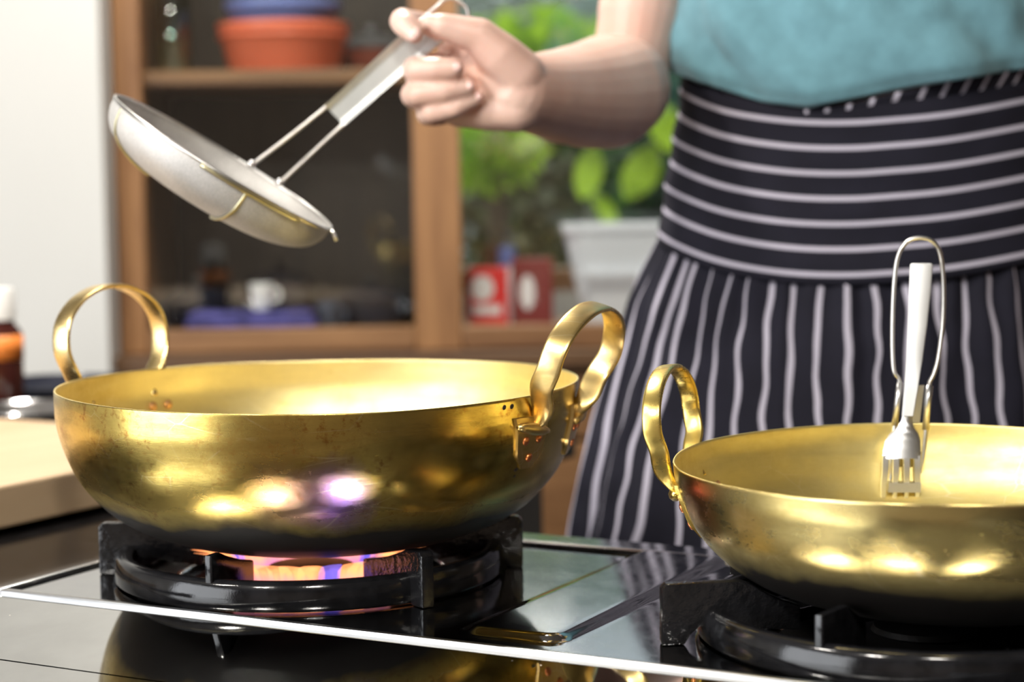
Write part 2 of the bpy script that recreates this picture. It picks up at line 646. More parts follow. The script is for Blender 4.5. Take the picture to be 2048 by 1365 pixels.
# wire mesh of the sieve: fine woven grid, mostly opaque
m, nt, bs = new_mat('sieve_mesh')
v = coord(nt, 'Object', (1, 1, 1))
g = noise_t(nt, v, 1400, 2, 0.6)
r = ramp(nt, noise_t(nt, v, 25, 4), [(0.3, (0.50, 0.485, 0.465)), (0.7, (0.66, 0.64, 0.615))])
nt.links.new(r.outputs[0], bs.inputs['Base Color'])
bs.inputs['Metallic'].default_value = 0.3
bs.inputs['Roughness'].default_value = 0.5
al = ramp(nt, g, [(0.4, 0.70), (0.6, 1.0)])
nt.links.new(al.outputs[0], bs.inputs['Alpha'])
bump(nt, bs, g, 0.3, 0.0004)
M['mesh'] = m

# hob surfaces
m, nt, bs = new_mat('hob_steel')
v = coord(nt)
nz = noise_t(nt, v, 40, 5, 0.7)
r = ramp(nt, nz, [(0.3, (0.34, 0.34, 0.345)), (0.7, (0.42, 0.42, 0.42))])
nt.links.new(r.outputs[0], bs.inputs['Base Color'])
bs.inputs['Metallic'].default_value = 1.0
rr = ramp(nt, nz, [(0.3, 0.05), (0.75, 0.14)])
nt.links.new(rr.outputs[0], bs.inputs['Roughness'])
M['hob'] = m
m, nt, bs = new_mat('hob_glass')
v = coord(nt)
r = ramp(nt, noise_t(nt, v, 30), [(0.3, (0.42, 0.42, 0.41)), (0.7, (0.48, 0.48, 0.47))])
spk = N(nt, 'ShaderNodeTexVoronoi')
spk.inputs['Scale'].default_value = 75
nt.links.new(v, spk.inputs['Vector'])
dots = ramp(nt, spk.outputs['Distance'], [(0.035, 1.0), (0.06, 0.0)]).outputs[0]
gate = ramp(nt, noise_t(nt, v, 22, 2), [(0.58, 0.0), (0.62, 1.0)]).outputs[0]
dd = math_n(nt, 'MULTIPLY', dots, gate)
nt.links.new(mixc(nt, dd, r.outputs[0], (0.55, 0.50, 0.40)), bs.inputs['Base Color'])
nt.links.new(math_n(nt, 'ADD', 0.035, math_n(nt, 'MULTIPLY', dd, 0.5)), bs.inputs['Roughness'])
nt.links.new(math_n(nt, 'SUBTRACT', 1.0, dd), bs.inputs['Metallic'])
M['hob_glass'] = m

M['flame'] = emission_flame('flame_orange', (0.42, 0.13, 0.26), (1.0, 0.32, 0.11), 1.9, -0.002, 0.018)
M['flame_b'] = emission_flame('flame_blue', (0.10, 0.08, 0.6), (0.25, 0.16, 0.8), 1.3, -0.002, 0.02)
M['lamp'] = emit('lamp_diffuser', (1.0, 0.97, 0.92), 3.0)

NAVY, PALE = (0.011, 0.0105, 0.019), (0.52, 0.49, 0.58)
M['band'] = stripes_mat('apron_band_cloth', 1, 1 / 0.140, 0.5 - 0.10 / 0.14, 0.19, NAVY, PALE)
M['skirt'] = stripes_mat('apron_skirt_cloth', 0, 54, 0.5, 0.19, NAVY, PALE)
M['lining'] = stripes_mat('apron_lining_cloth', 0, 54, 0.5, 0.22, NAVY, PALE)

# ================================================================= the room
ZH = 0.72                                   # hob / counter height
structure(MB().box2((-3.2, -2.4, -0.06), (3.2, 3.75, 0.0)).build('floor', M['floor'], smooth=False))
structure(MB().box2((-3.2, -2.4, 2.65), (3.2, 3.75, 2.75)).build('ceiling', M['ceiling'], smooth=False))
# back wall with a window behind the right half of the cabinet
bw = MB()
WX0, WX1, WZ0, WZ1 = -0.14, 1.6, 0.80, 2.1
bw.box2((-3.2, 3.55, 0), (WX0, 3.70, 2.65)).box2((WX1, 3.55, 0), (3.2, 3.70, 2.65))
bw.box2((WX0, 3.55, 0), (WX1, 3.70, WZ0)).box2((WX0, 3.55, WZ1), (WX1, 3.70, 2.65))
structure(bw.build('wall_back', M['wall'], smooth=False))
wf = MB()
for a, b in (((WX0, 3.56, WZ0), (WX0 + 0.04, 3.69, WZ1)), ((WX1 - 0.04, 3.56, WZ0), (WX1, 3.69, WZ1)),
             ((WX0 + 0.04, 3.56, WZ0), (WX1 - 0.04, 3.69, WZ0 + 0.04)), ((WX0 + 0.04, 3.56, WZ1 - 0.04), (WX1 - 0.04, 3.69, WZ1))):
    wf.box2(a, b)
win1 = structure(wf.build('window_1', M['cabx'], smooth=False))
MB().box2((WX0 + 0.04, 3.62, WZ0 + 0.04), (WX1 - 0.04, 3.626, WZ1 - 0.04)).build('pane', M['glass'], win1, smooth=False)
# white wall on the left, running up to the cabinet
structure(MB().box2((-3.2, 2.93, 0), (-0.624, 3.53, 2.65)).build('wall_left', M['wall'], smooth=False))
# wall at the far left with a window, wall behind the photographer with a window, right wall
sw = MB()
sw.box2((-3.1, -2.25, 0), (-2.95, -1.5, 2.65)).box2((-3.1, 0.8, 0), (-2.95, 2.93, 2.65))
sw.box2((-3.1, -1.5, 0), (-2.95, 0.8, 0.10)).box2((-3.1, -1.5, 2.35), (-2.95, 0.8, 2.65))
structure(sw.build('wall_side', M['wall'], smooth=False))
fw = MB()
fw.box2((-3.2, -2.4, 0), (3.2, -2.25, 2.65))
structure(fw.build('wall_front', M['wall_warm'], smooth=False))
structure(MB().box2((3.05, -2.25, 0), (3.2, 3.55, 2.65)).build('wall_right', M['wall_warm'], smooth=False))


def ceiling_lamp(loc, label, power):
    t = thing('pendant_lamp', label, 'lamp', loc, 0, 'pendant lamps over the kitchen')
    MB().tube([(0, 0, 0.0), (0, 0, 2.65 - loc[2])], 0.005, 8).build('cord', M['black_rubber'], t)
    MB().lathe([(0.03, 0.0), (0.05, -0.02), (0.13, -0.10), (0.145, -0.14), (0.142, -0.14), (0.127, -0.102), (0.048, -0.024), (0.03, -0.006)], 40, (0, 0, 0), True).build('shade', M['steel_brushed'], t, auto=60)
    MB().ball((0, 0, -0.075), (0.035, 0.035, 0.045), 20, 12).build('bulb', M['lamp'], t)
    d = bpy.data.lights.new('lamp_light', 'AREA')
    d.shape = 'DISK'
    d.size, d.energy = 0.26, power
    d.color = (1.0, 0.95, 0.87)
    o = bpy.data.objects.new('lamp_light', d)
    COL.objects.link(o)
    o.location = (0, 0, -0.142)
    o.parent = t


ceiling_lamp((-1.38, 0.50, 2.35), 'pendant lamp left of the counter, nearest the left wall', 30)
ceiling_lamp((-0.92, -0.32, 2.35), 'pendant lamp between the left lamp and the room centre', 30)
ceiling_lamp((0.10, -0.42, 2.40), 'pendant lamp above the middle of the room', 27)
ceiling_lamp((-0.25, 2.30, 2.40), 'unseen pendant lamp added to brighten the glass cabinet', 24)  # unseen lamp added to brighten the cabinet and its contents

# ================================================================= counter and hob
ALPHA = math.radians(28)
UV_U = Vector((math.cos(ALPHA), -math.sin(ALPHA), 0))
UV_V = Vector((math.sin(ALPHA), math.cos(ALPHA), 0))
G1 = Vector((-0.149, 1.370, ZH))
LB = 0.455
G2 = G1 + UV_U * LB
HV0, HV1 = -0.146, 0.154                    # front trim / rear rail, along v
HU0, HU1 = -0.160, LB + 0.165
FV0 = -0.36

counter = thing('kitchen_counter', 'black glossy kitchen counter carrying the gas hob', 'counter', (G1.x, G1.y, 0), -ALPHA)
top = MB()
zt0, zt1 = ZH - 0.04, ZH - 0.002
top.box2((-1.3, FV0, zt0), (HU0 - 0.002, 0.213, zt1), 0.002)
top.box2((-1.3, 0.213, zt0), (-0.20, 0.85, zt1), 0.002)
top.box2((HU1 + 0.002, FV0, zt0), (1.2, 0.213, zt1), 0.002)
top.build('worktop', M['black_granite'], counter, smooth=True, auto=20)
MB().box2((HU0 - 0.002, HV1 + 0.012, zt0), (HU1 + 0.002, 0.213, zt1), 0.002).build('steel_rear_strip', M['hob'], counter, auto=20)
body = MB()
body.box2((-1.28, FV0 + 0.02, 0.08), (1.18, 0.19, zt0 - 0.001)).box2((-1.28, 0.19, 0.08), (-0.23, 0.82, zt0 - 0.001))
body.build('cabinet_body', M['counter_side'], counter, smooth=False)
MB().box2((-1.24, FV0 + 0.06, 0.0), (1.14, 0.16, 0.08)).build('plinth', M['black_rubber'], counter, smooth=False)

hob = thing('gas_hob', 'two-burner gas hob with polished dark top and bright front trim', 'hob', (G1.x, G1.y, ZH), -ALPHA)
nu, nv = 262, 104
vs, fs = [], []


def hob_h(u, v):
    h = 0.0
    # wells round the burners with a raised plate between them
    cu_ = LB / 2 + 0.0
    e = 0.004
    du = abs(u - cu_) - 0.034
    dv = (-0.118) - v
    # rounded-corner distance
    qx, qy = max(du + 0.012, 0), max(dv + 0.012, 0)
    d = math.hypot(qx, qy) - 0.012 if (du > -0.012 or dv > -0.012) else -0.02
    h += 0.004 * (1 - smooth01(-e, e, d))
    for c in (0.0, LB):
        r = math.hypot(u - c, v)
        h -= 0.020 * (1 - smooth01(0.080, 0.098, r))
    return h


for j in range(nv):
    v_ = HV0 + (HV1 - HV0) * j / (nv - 1)
    for i in range(nu):
        u_ = HU0 + (HU1 - HU0) * i / (nu - 1)
        vs.append((u_, v_, hob_h(u_, v_)))
for j in range(nv - 1):
    for i in range(nu - 1):
        a = j * nu + i
        fs.append((a, a + 1, a + nu + 1, a + nu))
mobj('hob_plate', vs, fs, M['hob'], hob)
SLOPE = math.tan(math.radians(9.0))


def sloped(name, va, vb, mat):
    za, zb_ = -0.0006 - (HV0 - 0.004 - va) * SLOPE, -0.0006 - (HV0 - 0.004 - vb) * SLOPE
    x0, x1 = HU0 - 0.001, HU1 + 0.001
    vv = [(x0, va, za), (x1, va, za), (x1, vb, zb_), (x0, vb, zb_), (x0, va, za - 0.004), (x1, va, za - 0.004), (x1, vb, zb_ - 0.004), (x0, vb, zb_ - 0.004)]
    o_ = mobj(name, vv, [(0, 1, 2, 3), (7, 6, 5, 4), (0, 4, 5, 1), (1, 5, 6, 2), (2, 6, 7, 3), (3, 7, 4, 0)], mat, hob, False)
    recalc(o_.data)
    return o_


sloped('front_panel', -0.246, HV0 - 0.004, M['hob_glass'])
sloped('control_panel', FV0, -0.2475, M['hob_glass'])
MB().box2((HU0 - 0.001, HV0 - 0.004, -0.006), (HU1 + 0.001, HV0 + 0.001, 0.0026), 0.0012).build('front_trim', M['trim'], hob, auto=20)
MB().box2((HU0 - 0.001, HV1, -0.006), (HU1 + 0.001, HV1 + 0.010, 0.0035), 0.003).build('rear_rail', M['steel'], hob, auto=20)
MB().box2((HU0 - 0.005, HV0 - 0.004, -0.006), (HU0, HV1 + 0.01, 0.0028), 0.0015).build('side_trim', M['steel'], hob, auto=20)
MB().box2((HU1, HV0 - 0.004, -0.006), (HU1 + 0.005, HV1 + 0.01, 0.0028), 0.0015).build('side_trim', M['steel'], hob, auto=20)
MB().box2((HU0 - 0.001, HV0, -0.040), (HU1 + 0.001, HV1, -0.0265)).build('hob_underside', M['counter_side'], hob, smooth=False)


def burner(c):
    b = MB().lathe([(0.0, -0.0198), (0.060, -0.0198), (0.060, -0.014), (0.052, -0.010), (0.050, -0.004), (0.046, -0.001), (0.0, 0.001)], 40, (c, 0, 0))
    o = b.build('burner_head', M['iron_in'], hob, auto=40)
    k = MB().lathe([(0.0, 0.001), (0.030, 0.0005), (0.033, 0.002), (0.031, 0.005), (0.0, 0.006)], 32, (c, 0, 0))
    k.build('burner_cap', M['iron_in'], o, auto=40)
    for q in range(12):
        a = 2 * PI * q / 12
        d = Vector((math.cos(a), math.sin(a), 0))
        s = MB().box(d * 0.0508 + Vector((c, 0, -0.006)), (0.002, 0.003, 0.004), Euler((0, 0, a)))
        s.build('gas_port', M['black_rubber'], o, smooth=False)


burner(0.0)
burner(LB)
for c in (0.0, LB):
    MB().lathe([(0.064, -0.0185), (0.078, -0.0180), (0.094, -0.004), (0.100, 0.0008), (0.119, 0.0012), (0.121, 0.0003), (0.119, 0.0002), (0.100, 0.0002), (0.094, -0.005), (0.078, -0.0187)], 72, (c, 0, 0), True).build('drip_tray', M['iron_in'], hob, auto=50)

# ================================================================= pans
PAN1_C = P(639, 766, 1.370)
PAN1_PROF = [(0.0, 0.1880), (-0.010, 0.1879), (-0.0234, 0.187), (-0.042, 0.182), (-0.061, 0.173), (-0.0746, 0.1626), (-0.0865, 0.1504),
             (-0.0960, 0.136), (-0.1020, 0.122), (-0.1075, 0.105), (-0.1125, 0.082), (-0.1158, 0.055), (-0.1172, 0.025), (-0.1175, 0.0)]
PAN2_C = P(1905, 921, 1.180)
R2 = 0.1748
PAN2_PROF = [(0.0, R2), (-0.009, R2 - 0.0012), (-0.0174, R2 - 0.0036), (-0.038, R2 - 0.0115), (-0.0537, R2 - 0.0235), (-0.0675, R2 - 0.040), (-0.0755, R2 - 0.055),
             (-0.0825, R2 - 0.075), (-0.0872, R2 - 0.098), (-0.0900, R2 - 0.125), (-0.0912, R2 - 0.150), (-0.0915, 0.0)]


def fine_prof(prof):
    pts = catmull([Vector((r, z, 0)) for z, r in prof], 5)
    return [(max(p.x, 0.0), p.y) for p in pts]      # (r, z)


def rad_at(prof, z):
    zs = [p[0] for p in prof][::-1]
    rs = [p[1] for p in prof][::-1]
    return interp(z, zs, rs)


def z_at(prof, r):
    zs = [p[0] for p in prof][::-1]
    rs = [p[1] for p in prof][::-1]
    return interp(r, rs, zs)


def make_pan(name, label, center, prof, mats, handles, wobble):
    """center: middle of the rim; handles: list of (angle, lean, half spread)"""
    depth = prof[-1][0]
    t = thing(name, label, 'pan', (center.x, center.y, center.z + depth))
    z0 = -depth
    outer = fine_prof(prof)
    TH = 0.0016
    inner = [(max(r - TH, 0.0), z + (TH if r < 0.12 else TH * (1 - r / outer[0][0]))) for r, z in outer]
    seg = 144
    ring = outer[::-1] + [(outer[0][0] - TH * 0.2, 0.0006), (outer[0][0] - TH * 0.8, 0.0006)] + inner
    v, f, mi = [], [], []
    for q, (r, z) in enumerate(ring):
        for k in range(seg):
            a = 2 * PI * k / seg
            d = Vector((math.cos(a), math.sin(a), 0))
            n1 = noise.noise(Vector((d.x * 1.6 + wobble, d.y * 1.6, z * 7)))
            n2 = noise.noise(Vector((d.x * 6 + wobble, d.y * 6, z * 34)))
            amp = smooth01(0.0, 0.06, r)
            rr = r * (1 + amp * (0.0040 * n1)) + amp * 0.00035 * n2
            zz = z + (0.0012 * math.sin(2 * a + wobble) + 0.0008 * n1) * smooth01(-0.05, 0.0, z)
            v.append((rr * d.x, rr * d.y, zz + z0))
    no = len(outer) + 1
    for i in range(len(ring) - 1):
        for k in range(seg):
            l = (k + 1) % seg
            f.append((i * seg + k, i * seg + l, (i + 1) * seg + l, (i + 1) * seg + k))
            mi.append(0 if i < no - 1 else 1)
    o = mobj('bowl', v, f, mats[:2], t, True, None, mi)
    for (ang, lean, half, hs, bw2) in handles:
        make_handle(t, prof, z0, ang, lean, half, mats[2], hs, bw2)
    return t


def make_handle(t, prof, z0, ang, lean, half, mat, hs=1.0, W_=0.0165):
    rh = Vector((math.cos(ang), math.sin(ang), 0))
    th = Vector((-math.sin(ang), math.cos(ang), 0))
    R = prof[0][1]
    k = half / 0.047
    keys = [(-0.0365, -0.0215), (-0.0385, -0.0130), (-0.0455, -0.002), (-0.0535, 0.011), (-0.0570, 0.027), (-0.0525, 0.044), (-0.038, 0.0575),
            (-0.018, 0.0655), (0.0, 0.0675)]
    keys = [(a * k, z * (hs if z > 0 else 1)) for a, z in keys]
    keys += [(-a, z) for a, z in keys[-2::-1]]
    pts = catmull([Vector((a, z, 0)) for a, z in keys], 6)
    n = len(pts)
    T_ = 0.0036
    seg = 16
    nrm = (rh * math.cos(lean) - Vector((0, 0, 1)) * math.sin(lean)).normalized()
    path = []
    for ip, p in enumerate(pts):
        a, z = p.x, p.y
        fe = 1 - smooth01(0, 11, min(ip, n - 1 - ip))
        woff = W_ * (0.36 - 0.26 * fe) + 0.0025 * (1 - fe)
        zz = min(z, 0.0)
        rr = rad_at(prof, zz)
        base = math.sqrt(max(rr * rr - a * a, 0.0001)) if abs(a) < rr else 0
        rim_r = math.sqrt(R * R - (half) ** 2)
        if z <= 0:
            rad = base + woff
        else:
            bl = smooth01(0.0, 0.02, z)
            rad = base * (1 - bl) + rim_r * bl + woff
        zl = z + 0.0215
        rad += math.tan(lean) * zl * smooth01(0.0, 0.045, zl)
        path.append(rh * rad + th * a + Vector((0, 0, z0 + z)))
    v, f = [], []
    for i in range(n):
        tan = (path[min(i + 1, n - 1)] - path[max(i - 1, 0)]).normalized()
        w = (nrm - tan * nrm.dot(tan)).normalized()
        s = tan.cross(w)
        e = min(i, n - 1 - i)
        fl = 1 - smooth01(0, 11, e)
        wd = W_ * (1 - 0.55 * fl)
        tk = T_ * (1 + 1.3 * fl)
        for q in range(seg):
            an = 2 * PI * q / seg
            c, sn = math.cos(an), math.sin(an)
            x = math.copysign(abs(c) ** 0.45, c) * wd / 2
            y = math.copysign(abs(sn) ** 0.75, sn) * tk / 2
            v.append(path[i] + w * x + s * y)
    for i in range(n - 1):
        for q in range(seg):
            l = (q + 1) % seg
            f.append((i * seg + q, i * seg + l, (i + 1) * seg + l, (i + 1) * seg + q))
    f.append(tuple(range(seg - 1, -1, -1)))
    f.append(tuple((n - 1) * seg + q for q in range(seg)))
    h = mobj('handle', v, f, mat, t)
    recalc(h.data)
    # riveted feet: shield-shaped flaps that follow the wall, with a folded lip under the loop
    for sgn in (-1, 1):
        a0 = ang + sgn * math.asin(min(half * 0.80 / R, 0.9))
        gw, gh = 9, 12
        vv, ff = [], []
        for lay in (0.0003, 0.0026):
            for j in range(gh):
                tt = j / (gh - 1)
                z = -0.013 - 0.036 * tt
                hw = 0.0185 * (1 - 0.30 * tt) * (1 - 0.55 * smooth01(0.72, 1.0, tt))
                shift = sgn * 0.0035 * (1 - tt)
                for i in range(gw):
                    off = (i / (gw - 1) * 2 - 1) * hw + shift
                    rr = rad_at(prof, z) + lay
                    aa = a0 + off / rr
                    vv.append((rr * math.cos(aa), rr * math.sin(aa), z0 + z))
        m_ = gw * gh
        for j in range(gh - 1):
            for i in range(gw - 1):
                a = j * gw + i
                ff.append((m_ + a, m_ + a + 1, m_ + a + gw + 1, m_ + a + gw))
        rim = [i for i in range(gw)] + [j * gw + gw - 1 for j in range(1, gh)] + [(gh - 1) * gw + i for i in range(gw - 2, -1, -1)] + [j * gw for j in range(gh - 2, 0, -1)]
        for q in range(len(rim)):
            a, b = rim[q], rim[(q + 1) % len(rim)]
            ff.append((a, b, m_ + b, m_ + a))
        fl = mobj('handle_foot', vv, ff, mat, h)
        sharp_by_angle(fl.data, 50)
        lip = []
        for i in range(7):
            off = (i / 6 * 2 - 1) * 0.0175 + sgn * 0.0035
            z = -0.0185 - 0.006 * (i / 6 if sgn < 0 else 1 - i / 6)
            rr = rad_at(prof, z) + 0.0035
            aa = a0 + off / rr
            lip.append(Vector((rr * math.cos(aa), rr * math.sin(aa), z0 + z)))
        MB().tube(lip, [0.0018, 0.0034, 0.0042, 0.0046, 0.0042, 0.0034, 0.0018], 10).build('folded_lip', mat, h)
        for (du, dz) in ((-0.0075, -0.0285), (0.0075, -0.0285), (0.0, -0.0405)):
            rr = rad_at(prof, dz)
            aa = a0 + (du + sgn * 0.002) / rr
            slope = (rad_at(prof, dz + 0.004) - rad_at(prof, dz - 0.004)) / 0.008
            nn = Vector((math.cos(aa), math.sin(aa), -slope)).normalized()
            q = Vector((0, 0, 1)).rotation_difference(nn).to_matrix()
            MB().ball(Vector((rr * math.cos(aa), rr * math.sin(aa), z0 + dz)) + nn * 0.0027, (0.0032, 0.0032, 0.0013), 12, 6, q).build('rivet', M['copper'], h)
        # rivet heads on the inside
        rr = rad_at(prof, -0.0285) - 0.0022
        for du in (-0.0075, 0.0075):
            aa = a0 + (du + sgn * 0.002) / rr
            nn = Vector((-math.cos(aa), -math.sin(aa), 0.1)).normalized()
            q = Vector((0, 0, 1)).rotation_difference(nn).to_matrix()
            MB().ball(Vector((rr * math.cos(aa), rr * math.sin(aa), z0 - 0.0285)) + nn * 0.0004, (0.0036, 0.0036, 0.0011), 12, 6, q).build('inside_rivet', M['copper_dull'], h)
    return h


TD1 = 0.1175
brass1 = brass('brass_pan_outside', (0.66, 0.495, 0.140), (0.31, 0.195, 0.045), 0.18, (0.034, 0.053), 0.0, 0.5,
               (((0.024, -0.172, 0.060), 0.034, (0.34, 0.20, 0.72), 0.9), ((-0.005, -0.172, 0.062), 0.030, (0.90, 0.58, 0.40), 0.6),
                ((-0.005, -0.182, 0.080), 0.055, (0.22, 0.10, 0.02), 0.55), ((0.09, -0.155, 0.078), 0.055, (0.27, 0.14, 0.03), 0.55)), 0.7)
brass1i = brass('brass_pan_inside', (0.82, 0.69, 0.33), (0.70, 0.55, 0.20), 0.40, None, 3.0, 0.6)
brass1h = brass('brass_handle', (0.80, 0.61, 0.28), (0.60, 0.42, 0.14), 0.22, None, 6.0, 0.6, (), 0.0, 0.02)
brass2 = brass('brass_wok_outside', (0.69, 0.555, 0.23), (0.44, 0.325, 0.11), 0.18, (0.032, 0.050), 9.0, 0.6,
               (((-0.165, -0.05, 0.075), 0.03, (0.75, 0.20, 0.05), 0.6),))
brass2i = brass('brass_wok_inside', (0.80, 0.665, 0.27), (0.66, 0.51, 0.16), 0.40, None, 12.0, 0.6)
brass2h = brass('brass_wok_handle', (0.80, 0.61, 0.18), (0.60, 0.42, 0.10), 0.22, None, 15.0, 0.6, (), 0.0, 0.02)
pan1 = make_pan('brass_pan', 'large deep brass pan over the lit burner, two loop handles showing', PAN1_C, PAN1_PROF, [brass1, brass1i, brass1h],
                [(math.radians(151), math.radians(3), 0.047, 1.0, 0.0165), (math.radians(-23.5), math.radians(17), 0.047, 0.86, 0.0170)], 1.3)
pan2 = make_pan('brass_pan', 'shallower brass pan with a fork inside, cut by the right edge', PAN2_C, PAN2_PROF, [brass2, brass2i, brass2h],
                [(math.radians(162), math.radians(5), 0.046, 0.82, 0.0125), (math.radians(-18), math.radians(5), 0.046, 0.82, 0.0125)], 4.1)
for o_ in (pan1, pan2):
    o_['group'] = 'brass pans on the hob'
# tar spots beside the near handle
for (aa, dz, rs) in ((-44.5, -0.0045, 0.0016), (-42.3, -0.0045, 0.0017), (-38.0, -0.048, 0.0022), (-37.6, -0.053, 0.0015), (-6.0, -0.009, 0.0032)):
    a = math.radians(aa)
    rr = rad_at(PAN1_PROF, dz)
    nn = Vector((math.cos(a), math.sin(a), -0.1)).normalized()
    q = Vector((0, 0, 1)).rotation_difference(nn).to_matrix()
    MB().ball(Vector((rr * math.cos(a), rr * math.sin(a), TD1 + dz)) + nn * 0.0003, (rs, rs * 1.2, 0.0005), 10, 6, q).build('tar_spot', M['soot_spot'], pan1)


# ================================================================= grates
def grate(center, pan_c, prof, fins, pins, rout, label):
    t = thing('pan_grate', label, 'grate', (center.x, center.y, ZH), 0, 'cast iron grates on the hob')
    # ring
    prof_r = [(0.126, 0.003), (0.128, 0.0014), (0.1395, 0.0014), (0.1415, 0.004), (0.1398, 0.0185), (0.137, 0.0212), (0.131, 0.0212), (0.128, 0.019)]
    MB().lathe(prof_r, 120, (0, 0, 0), True).build('ring', M['iron'], t, auto=45)

    def arm(deg, r0, r1, thick, kind):
        a = math.radians(deg)
        d = Vector((math.cos(a), math.sin(a), 0))
        s = Vector((-math.sin(a), math.cos(a), 0))
        tops = []
        for i in range(15):
            r = r0 + (r1 - r0) * i / 14
            w = Vector((center.x, center.y, 0)) + d * r
            rp = (Vector((w.x, w.y)) - Vector((pan_c.x, pan_c.y))).length
            if rp < prof[0][1] - 0.004:
                zb = pan_c.z + z_at(prof, rp) - ZH
            else:
                zb = 1
            tops.append((r, min(0.038, zb - 0.0012 - 0.0016)))
        if kind == 'fin' and tops[-1][1] > 0.030:
            tops[-1] = (r1 - 0.003, tops[-1][1])
            tops.append((r1, tops[-1][1] - 0.003))
        if kind == 'fin':
            bot = [(r1, 0.0002), (r1 - 0.014, 0.0002), (r1 - 0.0175, 0.006), (r1 - 0.024, 0.0115), (r1 - 0.040, 0.0125), (r1 - 0.052, 0.009), (r0, 0.006)]
        else:
            bot = [(r1, 0.0185), (r1 - 0.012, 0.0185), (r1 - 0.016, 0.010), (r0, 0.006)]
        outline = tops + bot
        bm = bmesh.new()
        vsb = [bm.verts.new(d * r + s * (-thick / 2) + Vector((0, 0, z))) for r, z in outline]
        fc = bm.faces.new(vsb)
        ex = bmesh.ops.extrude_face_region(bm, geom=[fc])
        for q in ex['geom']:
            if isinstance(q, bmesh.types.BMVert):
                q.co += s * thick
        bmesh.ops.recalc_face_normals(bm, faces=bm.faces[:])
        ed = [e for e in bm.edges if len(e.link_faces) == 2 and e.calc_face_angle(0) > 0.6]
        bmesh.ops.bevel(bm, geom=ed, offset=min(0.0016, thick * 0.3), segments=2, affect='EDGES', profile=0.6)
        me = bpy.data.meshes.new('arm')
        bm.to_mesh(me)
        bm.free()
        o = link_mesh('arm', me, M['iron_rough'] if kind == 'fin' else M['iron'], t)
        sharp_by_angle(me, 25)
        return o

    for dg in fins:
        arm(dg, 0.080, rout, 0.0098, 'fin')
    for dg in pins:
        arm(dg, 0.085, 0.139, 0.0060, 'pin')
    return t


grate(G1, PAN1_C, PAN1_PROF, (4, -54, 178, 120), (-113, 62), 0.155, 'black cast iron grate under the large pan, over flames')
grate(G2, PAN2_C, PAN2_PROF, (187, 128, 8, -53), (-127, 68), 0.166, 'black cast iron grate under the right-hand pan')

# ================================================================= flame
fl = thing('gas_flame', 'orange and violet gas flame burning under the large pan', 'flame', (G1.x, G1.y, ZH))
nt_ = 30
for i in range(nt_):
    a = 2 * PI * i / nt_ + random.uniform(-0.05, 0.05)
    d = Vector((math.cos(a), math.sin(a), 0))
    s = Vector((-math.sin(a), math.cos(a), 0))
    blue = (i % 10 == 4)
    hgt = random.uniform(0.85, 1.15)
    keys = [(0.051, -0.006, 0.0070), (0.054, 0.003, 0.0084), (0.057, 0.011, 0.0086), (0.063, 0.0160, 0.0078), (0.074, 0.0190, 0.0050), (0.086, 0.0212, 0.0008)]
    v, f = [], []
    sg = 10
    for (r, z, w) in keys:
        for k in range(sg):
            an = 2 * PI * k / sg
            v.append(d * (r + 0.3 * w * math.sin(an)) + s * (w * math.cos(an)) * hgt + Vector((0, 0, z)))
    for q in range(len(keys) - 1):
        for k in range(sg):
            l = (k + 1) % sg
            f.append((q * sg + k, q * sg + l, (q + 1) * sg + l, (q + 1) * sg + k))
    mobj('flame_tongue', v, f, M['flame_b'] if blue else M['flame'], fl)

# ================================================================= cutting board and things on the left
B0 = onz(0, 1070, ZH)
cb = thing('wooden_board', 'thick pale wooden board lying left of the hob', 'board', (B0.x, B0.y, ZH - 0.002), -math.radians(30))
MB().box2((-0.46, -0.30, 0.006), (0.0, 0.345, 0.042), 0.003).build('slab', M['board'], cb, auto=20)
for (x, y) in ((-0.42, -0.26), (-0.05, -0.26), (-0.42, 0.30), (-0.05, 0.30)):
    MB().lathe([(0.0, 0.0), (0.012, 0.0), (0.013, 0.003), (0.012, 0.0062), (0.0, 0.0062)], 16, (x, y, 0)).build('rubber_foot', M['black_rubber'], cb, auto=40)

ZC = ZH - 0.002
q = P(-2, 790, 2.20)
bt = thing('sauce_bottle', 'dark brown bottle with orange label and white cap behind the board', 'bottle', (q.x, q.y, ZC))
MB().lathe([(0.0, 0.0), (0.026, 0.0), (0.029, 0.004), (0.029, 0.118), (0.024, 0.126), (0.020, 0.130), (0.020, 0.134), (0.0, 0.134)], 32).build('body', M['sauce'], bt, auto=50)
MB().lathe([(0.0294, 0.088), (0.0297, 0.088), (0.0297, 0.117), (0.0294, 0.117)], 32).build('paper_label', M['orange_label'], bt)
MB().lathe([(0.0, 0.171), (0.020, 0.171), (0.0225, 0.166), (0.0225, 0.1343), (0.0, 0.1343)], 24).build('cap', M['white_plastic'], bt, auto=40)
q = P(72, 870, 2.10)
bw_ = thing('steel_basin', 'shiny steel basin standing behind the wooden board', 'basin', (q.x, q.y, ZC))
MB().lathe([(0.0, 0.0), (0.04, 0.0), (0.055, 0.010), (0.066, 0.036), (0.071, 0.042), (0.070, 0.044), (0.064, 0.039), (0.053, 0.013), (0.038, 0.003), (0.0, 0.003)], 48).build('bowl', M['steel'], bw_, auto=50)
q = P(115, 800, 2.36)
kt = thing('frying_pan', 'black frying pan with a long handle behind the steel basin', 'pan', (q.x, q.y, ZC))
MB().lathe([(0.0, 0.0), (0.07, 0.0), (0.09, 0.010), (0.10, 0.045), (0.098, 0.046), (0.086, 0.013), (0.066, 0.004), (0.0, 0.004)], 40).build('body', M['darkpot'], kt, auto=50)
MB().tube(catmull([(-0.098, -0.01, 0.040), (-0.15, -0.02, 0.052), (-0.22, -0.03, 0.058), (-0.26, -0.035, 0.056)], 5), 0.008, 10).build('handle', M['black_rubber'], kt)

